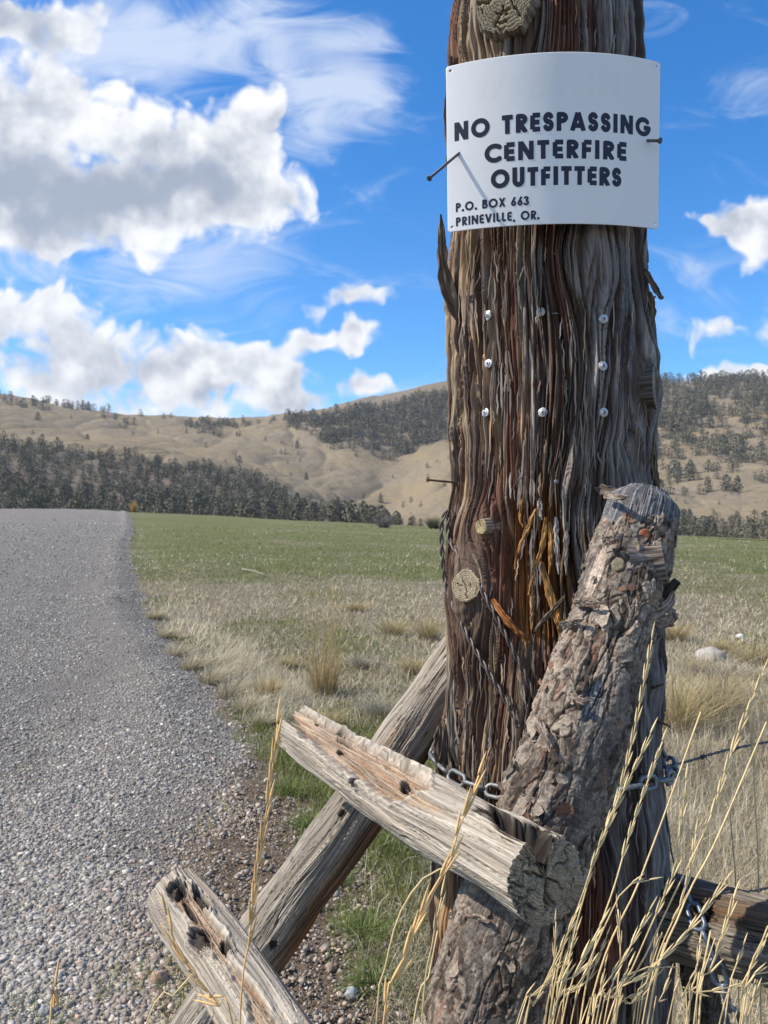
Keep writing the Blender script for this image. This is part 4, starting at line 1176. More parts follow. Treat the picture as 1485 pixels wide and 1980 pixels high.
def build_sign():
    na, nb = 353, 276
    a = np.linspace(-SG_W / 2, SG_W / 2, na); b = np.linspace(-SG_H / 2, SG_H / 2, nb)
    A, B = np.meshgrid(a, b)
    keep = np.ones((nb - 1, na - 1), bool)
    Am, Bm = (A[:-1, :-1] + A[1:, 1:]) / 2, (B[:-1, :-1] + B[1:, 1:]) / 2
    hx, hy = SG_W / 2 - 0.0075, SG_H / 2 - 0.0075
    for sx in (-1, 1):
        for sy in (-1, 1): keep &= np.hypot(Am - sx * hx, Bm - sy * hy) > 0.0021
    rc = 0.005                                          # rounded corners
    qx, qy = np.abs(Am) - (SG_W / 2 - rc), np.abs(Bm) - (SG_H / 2 - rc)
    keep &= ~((qx > 0) & (qy > 0) & (np.hypot(qx, qy) > rc))
    front = sign_pt(A, B, 0.0).reshape(-1, 3); back = sign_pt(A, B, -SG_T).reshape(-1, 3)
    q = grid_quads(nb, na, False).reshape(nb - 1, na - 1, 4)
    qf = q[keep]; n = len(front)
    e = np.concatenate([qf[:, [0, 1]], qf[:, [1, 2]], qf[:, [2, 3]], qf[:, [3, 0]]])
    key = np.sort(e, 1); kk = key[:, 0].astype(np.int64) * n + key[:, 1]
    u, idx, cnt = np.unique(kk, return_index=True, return_counts=True)
    be = e[idx[cnt == 1]]
    rim = np.stack([be[:, 1], be[:, 0], be[:, 0] + n, be[:, 1] + n], -1)
    V = np.vstack([front, back])
    m, nt, bs = mat_base('white_sign_plastic', 0.35, 0.45)
    tc = nt.nodes.new('ShaderNodeTexCoord'); nz = noise_node(nt, tc.outputs['Object'], 9, 5, 0.6); n2 = noise_node(nt, tc.outputs['Object'], 160, 3, 0.6)
    nt.links.new(mixc(nt, (nz.sstep(0.4, 0.7) * 0.5 + n2.sstep(0.62, 0.7) * 0.3), (0.75, 0.75, 0.75), (0.715, 0.715, 0.705)), bs.inputs['Base Color'])
    bump(nt, bs, nz, 0.15, 0.004)
    S = thing('sign', 'white plastic no trespassing sign bowed around the post', 'sign', sign_pt(0, -SG_H / 2))
    used = np.unique(np.concatenate([qf.ravel(), (qf + n).ravel()])); mp = np.full(2 * n, -1); mp[used] = np.arange(len(used))
    adopt(mesh_np('panel', V[used], mp[np.vstack([qf, qf[:, ::-1] + n, rim])], mats=m, smooth=True), S)
    mm, nt, bb = mat_base('sign_ink', 0.4, 0.4)
    bb.inputs['Base Color'].default_value = (0.010, 0.011, 0.030, 1)
    gh, nt, bb = mat_base('faded_ink', 0.4, 0.4)
    bb.inputs['Base Color'].default_value = (0.738, 0.737, 0.731, 1)
    # x of the line's start and end, base line and cap height on the bent face (metres), fitted to the photograph
    for txt, x0, x1, y0, cap, wt, mat in (('NO TRESPASSING', -0.163, 0.156, 0.0115, 0.0285, 0.0074, mm), ('CENTERFIRE', -0.115, 0.112, -0.0300, 0.0285, 0.0074, mm), ('OUTFITTERS', -0.105, 0.103, -0.0700, 0.0285, 0.0074, mm),
                                          ('P.O. BOX 663', -0.162, -0.046, -0.0990, 0.0140, 0.0032, mm), ('PRINEVILLE, OR.', -0.162, -0.030, -0.1215, 0.0140, 0.0032, mm), ('WARNING', -0.135, 0.150, 0.066, 0.042, 0.0095, gh)):
        V, T = text_mesh(txt, x0, x1, y0, cap, wt, 0.00075 if cap > .02 else 0.0005)
        P = sign_pt(V[:, 0], V[:, 1], 0.0003 if mat is mm else 0.00008)
        adopt(mesh_np('lettering', P, None, T, mats=mat, smooth=True), S)
    return S


def arc(cx, cy, rx, ry, a0, a1, n=26):
    t = np.radians(np.linspace(a0, a1, n))
    return [(cx + rx * math.cos(v), cy + ry * math.sin(v)) for v in t]


# geometric sans capitals as centre lines in a box of height 1 (stroke centres run from k to 1-k)
def glyph(ch, k):
    h, l = 1 - k, k                                     # top and bottom centre lines
    m = 0.5
    if ch == 'N': w = .78; return w, [[(l, 0), (l, 1)], [(l + .02, .95), (w - l - .02, .05)], [(w - l, 0), (w - l, 1)]]
    if ch in 'O': w = 1.02; return w, [arc(w / 2, .5, w / 2 - k, .5 - k + .012, 0, 360, 60)]
    if ch == 'T': w = .58; return w, [[(0, h), (w, h)], [(w / 2, 0), (w / 2, h)]]
    if ch in 'RPB':
        w = .60
        if ch == 'B': 
            return w, [[(l, l), (l, h)], [(l, h), (.30, h)] + arc(.30, .755, .16, h - .755, 90, -90, 14) + [(l, .51)], [(l, .51), (.33, .51)] + arc(.33, (.51 + l) / 2, .19, (.51 - l) / 2, 90, -90, 14) + [(l, l)]]
        bowl = [(l, h), (.29, h)] + arc(.29, .70, .20, h - .70, 90, -90, 16) + [(l, .70 - (h - .70))]
        st = [[(l, 0), (l, h)], bowl]
        if ch == 'R': st.append([(.27, .42), (.53, 0.0)])
        return w, st
    if ch == 'E': w = .53; return w, [[(l, l), (l, h)], [(l, h), (w, h)], [(l, .5), (w - .03, .5)], [(l, l), (w, l)]]
    if ch == 'F': w = .51; return w, [[(l, 0), (l, h)], [(l, h), (w, h)], [(l, .48), (w - .03, .48)]]
    if ch == 'L': w = .47; return w, [[(l, l), (l, 1)], [(l, l), (w, l)]]
    if ch == 'I': w = 2 * k + .02; return w, [[(w / 2, 0), (w / 2, 1)]]
    if ch == 'A': w = .80; return w, [[(.09, 0), (w / 2 - .015, .97)], [(w / 2 + .015, .97), (w - .09, 0)], [(.20, .28), (w - .20, .28)]]
    if ch == 'V': w = .76; return w, [[(.09, 1), (w / 2 - .01, .03)], [(w / 2 + .01, .03), (w - .09, 1)]]
    if ch == 'W': w = 1.1; return w, [[(.08, 1), (.31, .04)], [(.31, .04), (.55, .95)], [(.55, .95), (.79, .04)], [(.79, .04), (1.02, 1)]]
    if ch == 'X': w = .70; return w, [[(.08, 0), (w - .08, 1)], [(.08, 1), (w - .08, 0)]]
    if ch == 'U': w = .66; return w, [[(l, 1), (l, .33)] + arc(w / 2, .33, w / 2 - l, .33 - l + .012, 180, 360, 22) + [(w - l, .33), (w - l, 1)]]
    if ch == 'C': w = .80; return w, [arc(.51, .5, .51 - k, .5 - k + .012, 52, 308, 44)]
    if ch == 'G': w = .96; return w, [arc(.51, .5, .51 - k, .5 - k + .012, 46, 352, 46), [(.54, .45), (.93, .45)]]
    if ch == 'S': w = .56; r = (h - .5) / 2 + .012; return w, [arc(w / 2, h - r + .012, w / 2 - k, r, 28, 268, 26) + arc(w / 2, l + r - .012, w / 2 - k + .01, r, 92, -152, 26)]
    if ch == '6': w = .58; return w, [arc(w / 2, .30, w / 2 - k, .30 - k + .01, 0, 360, 34), [(.46, .98), (k + .015, .38)]]
    if ch == '3': w = .55; return w, [arc(.25, .74, .17, .26 - k, 150, -80, 20), arc(.25, .28, .21, .28 - k + .01, 82, -155, 22)]
    if ch == '.': w = .20; return w, [[(.10, k), (.101, k)]]
    if ch == ',': w = .22; return w, [[(.13, k + .02), (.07, -.14)]]
    return .34, []


def text_mesh(txt, x0, x1, y0, cap, wt, cell):
    """the outline of a line of capitals, cut out of a fine grid so that it bends with the sheet"""
    k = wt / cap / 2
    gap = 0.15
    pen, G = 0.0, []
    for c in txt:
        w, st = glyph(c, k)
        G.append((pen, w, st, c)); pen += w + gap
    tot = pen - gap
    sx = (x1 - x0) / tot
    VV, TT, n = [], [], 0
    for (p, w, st, c) in G:
        if not st: continue
        xa, xb = x0 + (p - .08) * sx, x0 + (p + w + .08) * sx
        gx = np.arange(xa, xb, cell); gy = np.arange(y0 - .22 * cap, y0 + 1.06 * cap, cell)
        X, Y = np.meshgrid(gx, gy)
        sd = np.full(X.shape, 1.0)
        for line in st:
            L = [(x0 + (p + a) * sx, y0 + b * cap) for a, b in line]
            butt = len(line) == 2
            for (ax, ay), (bx, by) in zip(L[:-1], L[1:]):
                dx, dy = bx - ax, by - ay; ll = math.hypot(dx, dy) + 1e-9
                t = ((X - ax) * dx + (Y - ay) * dy) / (ll * ll)
                if butt and c != '.':                    # square ends
                    d = np.maximum(np.abs((X - ax) * dy - (Y - ay) * dx) / ll - wt / 2, (np.abs(t - .5) - .5) * ll)
                else:
                    tc = np.clip(t, 0, 1)
                    d = np.hypot(X - ax - tc * dx, Y - ay - tc * dy) - wt / 2 * (1.3 if c == '.' else 1)
                sd = np.minimum(sd, d)
        if c in 'NAVWXRTEFLIPB6': sd = np.maximum(sd, np.maximum(y0 - Y, Y - y0 - cap))
        V, T = iso(X, Y, sd)
        VV.append(V); TT.append(T + n); n += len(V)
    return np.vstack(VV), np.vstack(TT)


def iso(X, Y, s):
    """triangles of the region s < 0 (marching over the two triangles of each cell)"""
    ny, nx = X.shape
    idx = np.arange(nx * ny).reshape(ny, nx); P = np.stack([X.ravel(), Y.ravel()], -1); sv = s.ravel() + 1e-7
    a, b, c, d = idx[:-1, :-1].ravel(), idx[:-1, 1:].ravel(), idx[1:, 1:].ravel(), idx[1:, :-1].ravel()
    tr = np.vstack([np.stack([a, b, c], -1), np.stack([a, c, d], -1)])
    ins = sv[tr] < 0; cnt = ins.sum(1)
    V, T, n = [P], [tr[cnt == 3]], len(P)
    def cut(i, j):
        t = sv[i] / (sv[i] - sv[j]); return P[i] + (P[j] - P[i]) * t[:, None]
    for want in (1, 2):
        q = tr[cnt == want]; f = ins[cnt == want]
        if not len(q): continue
        k = np.argmax(f if want == 1 else ~f, 1)
        r = np.arange(len(q)); A, B, C = q[r, k], q[r, (k + 1) % 3], q[r, (k + 2) % 3]
        p1, p2 = cut(A, B), cut(A, C); m = len(q)
        i1, i2 = n + np.arange(m), n + m + np.arange(m)
        V += [p1, p2]; n += 2 * m
        if want == 1: T.append(np.stack([A, i1, i2], -1))
        else: T += [np.stack([i1, B, C], -1), np.stack([i1, C, i2], -1)]
    V = np.vstack(V); T = np.vstack(T)
    u, inv = np.unique(T.ravel(), return_inverse=True)
    return V[u], inv.reshape(-1, 3)


SIGN = build_sign()

# ------------------------------------------------------------------ nails, screws, wires, chains
def metal(name, c, rough, met=0.9, var=0.3, scale=300):
    m, nt, b = mat_base(name, rough, 0.4)
    tc = nt.nodes.new('ShaderNodeTexCoord'); n = noise_node(nt, tc.outputs['Object'], scale, 4, 0.6)
    nt.links.new(mixc(nt, n.lin(.3, .7), tuple(x * (1 - var) for x in c), tuple(min(1, x * (1 + var)) for x in c)), b.inputs['Base Color'])
    b.inputs['Metallic'].default_value = met
    bump(nt, b, n, 0.25, 0.0004)
    return m


M_ZINC = metal('zinc', (0.45, 0.46, 0.47), 0.5, 0.5, .2)
M_GALV = metal('galvanised_steel', (0.20, 0.21, 0.215), 0.55, 0.6, .35)
M_DARK = metal('dark_steel', (0.10, 0.10, 0.105), 0.55, 0.6, .35)
M_RUST = metal('rusty_iron', (0.085, 0.04, 0.028), 0.85, 0.15, .45)
M_WIRE = metal('weathered_wire', (0.135, 0.112, 0.10), 0.55, 0.45, .35)
M_BLUE = metal('bluish_steel', (0.13, 0.16, 0.215), 0.45, 0.65, .35)


def nail(name, label, a, b, r, head, mat, group=None, cat='nail'):
    a, b = np.asarray(a, float), np.asarray(b, float)
    d = (b - a) / np.linalg.norm(b - a)
    t = thing(name, label, cat, a, group)
    g = Bag(); g.tube([a - d * .01, a, b], r, 14); adopt(g.build('shank', mat), t)
    g = Bag(); g.tube([b, b + d * .0007, b + d * .0021, b + d * .0026], [head * .9, head, head, head * .8], 20); adopt(g.build('head', mat), t)


def on_sign(px, py, out=0.0):
    """sign face point seen at a pixel"""
    a, b = (px - 1080) / F * 1.2, -(py - 268) / F * 1.2
    for _ in range(12):
        p = sign_pt(a, b); q = (742.5 + p[0] / p[1] * F, 990 - (p[2] - EYE) / p[1] * F)
        a += (px - q[0]) / F * 1.2; b -= (py - q[1]) / F * 1.2
    return sign_pt(a, b, out)


n0 = on_sign(887, 297); nail('nail', 'long grey nail slanting out of the left edge of the white sign', n0, at(831, 344, n0[1] - 0.040), 0.0021, 0.0046, M_DARK)
n1 = on_sign(1252, 272); nail('nail', 'short dark nail through the right edge of the white sign', n1, at(1275, 272, n1[1] - 0.018), 0.0023, 0.0046, M_DARK)
p = post_pt(878, 934, -.004); nail('nail', 'rusty bent nail jutting left from the bark above the wire loop', p, at(828, 928, p[1] - .03), 0.0019, 0.004, M_RUST)
p = post_pt(876, 936, .004); nail('nail', 'rusty spike hanging down along the bark to the wire loop', at(878, 936, p[1] - .004), at(866, 1000, p[1] - .010), 0.0024, 0.003, M_RUST)
p = post_pt(1073, 932); nail('nail', 'small grey nail head below the rows of screws', p - (0, .004, 0), p + np.array([0.0, -.009, 0]), 0.002, 0.0036, M_GALV)


def disc(c, n, prof, nu=28, wob=0.0, seed=0):
    """lathe round the axis n at c: prof = [(radius, height)]"""
    n = n / np.linalg.norm(n); e = np.cross([0, 0, 1.0], n); e /= np.linalg.norm(e); f = np.cross(n, e)
    th = np.linspace(0, 2 * pi, nu, endpoint=False)
    g = np.random.default_rng(seed); w = 1 + wob * np.sin(th * 2 + g.uniform(0, 6)) + wob * .7 * np.sin(th * 5 + g.uniform(0, 6))
    V = np.array([c + h * n + r * (np.cos(th) * w)[:, None] * e + r * (np.sin(th) * w)[:, None] * f for r, h in prof]).reshape(-1, 3)
    Q = grid_quads(len(prof), nu, True)
    V = np.vstack([V, c + prof[-1][1] * n]); j = np.arange(nu); L = (len(prof) - 1) * nu
    return V, Q, np.stack([L + j, L + (j + 1) % nu, np.full(nu, len(V) - 1)], -1)


def screw(px, py, label, seed, torn=0.0):
    th, z = post_uv(px, py); T, Z = np.meshgrid(th + np.linspace(-.03, .03, 5), z + np.linspace(-.006, .006, 5))
    hh = post_height(T, Z)[0] + 0.006 * perlin(np.sin(T) * 2, Z * 6, 41) + 0.004 * perlin(np.sin(T) * 4, Z * 22, 42)
    c = post_pt(px, py, float(np.percentile(hh, 75))); n = post_n(px, py); n = n + np.array([0, 0, RNG.normal() * .08]); n /= np.linalg.norm(n)
    t = thing('screw', label, 'screw', c, 'silver screws left in three rows in the post')
    r = 0.0076
    g = Bag(); g.add(*disc(c, n, [(r * .3, -.018), (r, 0.0012), (r * 1.0, .0020), (r * .96, .0024), (r * .62, .0025)], wob=torn, seed=seed))
    o = adopt(g.build('washer', M_ZINC), t)
    g = Bag(); g.add(*disc(c + n * .0024, n, [(r * .58, 0), (r * .56, .0008), (r * .45, .0013), (r * .2, .0015)])); adopt(g.build('screw_head', M_ZINC), t)
    g = Bag(); e = np.cross([0, 0, 1.0], n); e /= np.linalg.norm(e); f = np.cross(n, e); q = c + n * .0039
    a0 = RNG.uniform(0, 1.5)
    dirs = [cos(a0) * e + sin(a0) * f, -sin(a0) * e + cos(a0) * f]
    for i, d in enumerate(dirs):
        s = np.cross(n, d); w, l = .00062, .0022; z = n * (.0004 + .0001 * i)
        g.add([q - d * l - s * w + z, q + d * l - s * w + z, q + d * l + s * w + z, q - d * l + s * w + z, q - d * l - s * w - n * .001, q + d * l - s * w - n * .001, q + d * l + s * w - n * .001, q - d * l + s * w - n * .001],
              [[0, 1, 2, 3], [0, 4, 5, 1], [1, 5, 6, 2], [2, 6, 7, 3], [3, 7, 4, 0]])
    adopt(g.build('cross_slot', M_RUST, smooth=False), t)


for i, (x, y, l, tr) in enumerate([(940, 609, 'silver screw with a torn washer in the upper left of the rows under the sign', .14), (1045, 603, 'silver washer screw in the middle of the top row under the sign', .01), (1160, 620, 'silver washer screw at the right end of the top row under the sign', .05),
                                   (945, 703, 'tilted silver screw at the left end of the middle row', .08), (1160, 710, 'silver washer screw at the right end of the middle row beside a dark slit', .02),
                                   (940, 798, 'silver washer screw at the left end of the bottom row', .02), (1050, 798, 'silver washer screw in the middle of the bottom row', .04), (1165, 798, 'silver washer screw at the right end of the bottom row above a red bark patch', .02)]):
    screw(x, y, l, 100 + i, tr)
for i, (x, y, dx, dy, l) in enumerate([(1073, 607, 11, 0, 'short rusty staple beside the top middle screw'), (1092, 750, 11, 5, 'rusty slanting staple over the red bark streak'), (1073, 492, 9, 0, 'short staple in the bark just under the sign')]):
    a, b = post_pt(x - dx / 2, y - dy / 2), post_pt(x + dx / 2, y + dy / 2); g = Bag()
    n = post_n(x, y)
    g.tube(resample([a - n * .006, a + n * .0025, b + n * .0025, b - n * .006], 16), .0009, 6)
    tag(g.build('staple', M_GALV), l, 'staple')


def twisted(pts, r, pitch, sep, n, g, seed=0, nu=7):
    c = resample(pts, n); P, t, e1, e2 = frame_of(c)
    s = np.concatenate([[0], np.cumsum(np.linalg.norm(np.diff(P, axis=0), axis=1))])
    for k in (0, pi):
        a = s / pitch * 2 * pi + k
        g.tube(P + sep * (np.cos(a)[:, None] * e1 + np.sin(a)[:, None] * e2), r, nu)
    return P, t, e1, e2, s


# the doubled wire that hangs from the rusty nail and runs across the post to the chain
wl = [at(866, 985, post_pt(872, 985)[1] - .012)] + [post_pt(max(x, 869), y, .016) + (((x - max(x, 869)) / F * 1.2, 0, 0)) for x, y in ((856, 1012), (859, 1065), (878, 1130), (900, 1190), (940, 1270), (985, 1350), (1008, 1402))]
wr = [at(868, 985, post_pt(872, 985)[1] - .012)] + [post_pt(x, y, .016) for x, y in ((884, 1040), (912, 1085), (948, 1150), (985, 1225), (1015, 1290), (1040, 1350))]
W = thing('wire_loop', 'twisted brown fencing wire looped over a nail and slanting down the post', 'wire', wl[0])
g = Bag(); twisted(wl, .0021, .045, .0024, 260, g); adopt(g.build('left_wire' if False else 'wire_strand', M_WIRE), W)
g = Bag(); twisted(wr, .0021, .045, .0024, 240, g); adopt(g.build('wire_strand', M_WIRE), W)


def barbed(pts, name, label, barb_at, seed):
    t = thing(name, label, 'barbed wire', pts[0])
    g = Bag(); P, tt, e1, e2, s = twisted(pts, .0014, .05, .0016, 500, g); adopt(g.build('twisted_strands', M_DARK), t)
    r = np.random.default_rng(seed)
    for b in barb_at:
        i = int(np.clip(b, 0, 1) * 499); c = P[i]; g = Bag()
        th = np.linspace(0, 4 * pi, 36); hel = c + .0032 * (np.cos(th)[:, None] * e1[i] + np.sin(th)[:, None] * e2[i]) + (th / (4 * pi) - .5)[:, None] * .010 * tt[i]
        g.tube(hel, .0011, 6)
        for k in (0, -1):
            d = r.normal(size=3); d -= tt[i] * (d @ tt[i]) * .6; d /= np.linalg.norm(d)
            g.tube(resample([hel[k], hel[k] + d * .014], 5), np.linspace(.0011, .0004, 5), 6)
        adopt(g.build('barb', M_DARK), t)


barbed([post_pt(1250, 1490, -.01) + (0, .02, 0), at(1300, 1480, 1.40), at(1400, 1452, 1.52), at(1490, 1434, 1.64), at(1700, 1395, 2.2), at(1900, 1385, 3.0)], 'barbed_wire', 'upper barbed wire strand running from the chain to the right', (.06, .10, .145, .22, .30, .45, .62, .8), 5)
barbed([at(1262, 1764, 1.38), at(1330, 1752, 1.42), at(1440, 1728, 1.52), at(1490, 1716, 1.62), at(1640, 1680, 2.1), at(1800, 1650, 2.8)], 'barbed_wire', 'lower barbed wire strand above the shaded rail', (.14, .22, .38, .58, .8), 6)
g = Bag(); g.tube(resample([at(1283, 1540, 1.33), at(1292, 1600, 1.32), at(1299, 1650, 1.30), at(1312, 1700, 1.28), at(1322, 1745, 1.26)], 60), .0016, 7)
tag(g.build('tie_wire', M_DARK), 'thin dark wire hanging down the right edge of the post to the rail', 'wire')


def link_mesh(L, Wd, r, nu=10):
    """one stadium-shaped link lying along x"""
    hs = L / 2 - Wd / 2; rr = Wd / 2 - r
    P = [(x, rr) for x in np.linspace(-hs, hs, 6)] + [(hs + rr * cos(a), rr * sin(a)) for a in np.linspace(pi / 2, -pi / 2, 12)[1:-1]] + [(x, -rr) for x in np.linspace(hs, -hs, 6)] + [(-hs + rr * cos(a), rr * sin(a)) for a in np.linspace(-pi / 2, -3 * pi / 2, 12)[1:-1]]
    P = np.array([(x, y, 0) for x, y in P]); n = len(P)
    t = np.roll(P, -1, 0) - np.roll(P, 1, 0); t /= np.linalg.norm(t, axis=1)[:, None]
    z = np.array([0, 0, 1.0]); nn = np.cross(z, t)
    th = np.linspace(0, 2 * pi, nu, endpoint=False)
    V = P[:, None] + r * (np.cos(th)[None, :, None] * nn[:, None] + np.sin(th)[None, :, None] * z)
    i = np.arange(n)[:, None]; j = np.arange(nu)[None]
    Q = np.stack([i * nu + j, i * nu + (j + 1) % nu, ((i + 1) % n) * nu + (j + 1) % nu, ((i + 1) % n) * nu + j], -1).reshape(-1, 4)
    return V.reshape(-1, 3), Q


def chain(pts, name, label, L, Wd, r, mat, closed=False, roll0=0.0):
    t = thing(name, label, 'chain', pts[0])
    pitch = L - 2 * r
    c = resample(pts, 800); s = np.concatenate([[0], np.cumsum(np.linalg.norm(np.diff(c, axis=0), axis=1))])
    n = int(s[-1] / pitch); pitch2 = s[-1] / n if closed else pitch
    V, Q = link_mesh(L, Wd, r); me = None
    Pm, tm, e1m, e2m = frame_of(c)
    for i in range(n):
        i0 = np.clip(np.searchsorted(s, (i + .5) * pitch2), 0, len(c) - 1)
        p, x, y0, z0 = c[i0], tm[i0], e1m[i0], e2m[i0]
        a = roll0 + (pi / 2 if i % 2 else 0) + RNG.normal() * .16
        y = cos(a) * y0 + sin(a) * z0; z = np.cross(x, y)
        M = mathutils.Matrix(((x[0], y[0], z[0], p[0]), (x[1], y[1], z[1], p[1]), (x[2], y[2], z[2], p[2]), (0, 0, 0, 1)))
        if me is None:
            o = mesh_np('link', V, Q, mats=mat); me = o.data
        else:
            o = bpy.data.objects.new('link', me); COL.objects.link(o)
        o.parent = t; o.matrix_parent_inverse = mathutils.Matrix.Translation(t.location).inverted(); o.matrix_basis = M


zc = EYE - (1525 - 990) / F * 1.21
ring = []
for a in np.linspace(-pi, pi, 60):
    c, r = post_cr(zc); rr = r + 0.016
    ring.append((c + rr * sin(a), PY0 - rr * cos(a), zc + 0.010 * sin(a) + 0.004 * math.exp(-((a + 0.6) / .3) ** 2) - 0.020 * math.exp(-((a - 1.2) / .5) ** 2) - 0.012 * (1 - abs(a) / pi) + .006 * sin(3 * a)))
chain(ring, 'chain', 'galvanised chain wrapped level around the post behind the bark brace', 0.050, 0.026, 0.0038, M_GALV, True, roll0=1.2)
hang = [at(1318, 1700, 1.27), at(1336, 1745, 1.235), at(1352, 1790, 1.205), at(1372, 1832, 1.19), at(1392, 1890, 1.185), at(1408, 1940, 1.19), at(1422, 1990, 1.20), at(1440, 2090, 1.21), at(1452, 2200, 1.22)]
chain(hang, 'chain', 'bluish chain hanging down over the shaded rail', 0.050, 0.027, 0.0040, M_BLUE, roll0=.3)
# ------------------------------------------------------------------ trees on the hills
def juniper_mesh(seed, n=330):
    """a tree of unit height: tapered trunk and a crown of many small tufts with gaps"""
    g = np.random.default_rng(seed)
    B = Bag()
    lean = g.normal(size=2) * 0.03
    tr = np.array([[lean[0] * z, lean[1] * z, z] for z in np.linspace(-0.06, 0.82, 8)])
    B.tube(tr, np.linspace(0.035, 0.006, 8), 5, col=(0.10, 0.085, 0.07))
    wide = g.uniform(0.26, 0.40); low = g.uniform(0.02, 0.08); p = g.uniform(0.34, 0.58)
    limbs = []
    for k in range(7):
        z = g.uniform(0.12, 0.6); a = g.uniform(0, 2 * pi); r = wide * g.uniform(.5, .9)
        limbs.append(np.array([[0, 0, z], [cos(a) * r * .6, sin(a) * r * .6, z + .05], [cos(a) * r, sin(a) * r, z + .13]]))
        B.tube(limbs[-1], np.array([.010, .006, .003]), 4, col=(0.10, 0.085, 0.07))
    h = low + (1 - low) * g.random(n) ** 1.15
    rad = wide * (1 - ((h - low) / (1 - low))) ** p * (0.55 + 0.45 * np.minimum(1, (h - low) / 0.10)) + 0.018
    a = g.uniform(0, 2 * pi, n)
    lob = 1 + 0.28 * perlin(np.cos(a) * 1.6, np.sin(a) * 1.6, h * 5, seed)
    q = np.sqrt(g.uniform(0.18, 1.0, n)) * lob
    keep = perlin(np.cos(a) * 2.5 * q, np.sin(a) * 2.5 * q, h * 9, seed + 3) > -0.28
    h, rad, a, q = h[keep], rad[keep], a[keep], q[keep]; n = len(h)
    C = np.stack([np.cos(a) * rad * q + lean[0] * h, np.sin(a) * rad * q + lean[1] * h, h], -1)
    out = np.stack([np.cos(a), np.sin(a), np.full(n, 0.55)], -1)
    t = np.stack([-np.sin(a), np.cos(a), 0 * a], -1) + g.normal(size=(n, 3)) * .6; t /= np.linalg.norm(t, axis=1)[:, None]
    b = np.cross(out, t) + g.normal(size=(n, 3)) * .4; b /= np.linalg.norm(b, axis=1)[:, None]
    s = g.uniform(0.022, 0.055, n)[:, None]
    V = np.stack([C - t * s * .8, C - b * s * .9, C + t * s * .8, C + b * s * 1.3 + np.array([0, 0, .02])], 1).reshape(-1, 3)
    tone = g.uniform(0.55, 1.5, n) * (1 + .35 * perlin(C[:, 0] * 9, C[:, 1] * 9, C[:, 2] * 9, seed + 6))
    col = np.repeat(np.array([0.115, 0.112, 0.080])[None] * tone[:, None], 4, 0)
    B.add(V, np.arange(4 * n).reshape(-1, 4), col=col)
    return np.vstack(B.V), np.vstack(B.Q), np.vstack(B.T), np.vstack(B.C)


M_TREE = col_mat('juniper', 0.95, 0.05, 0.25, 1.2)


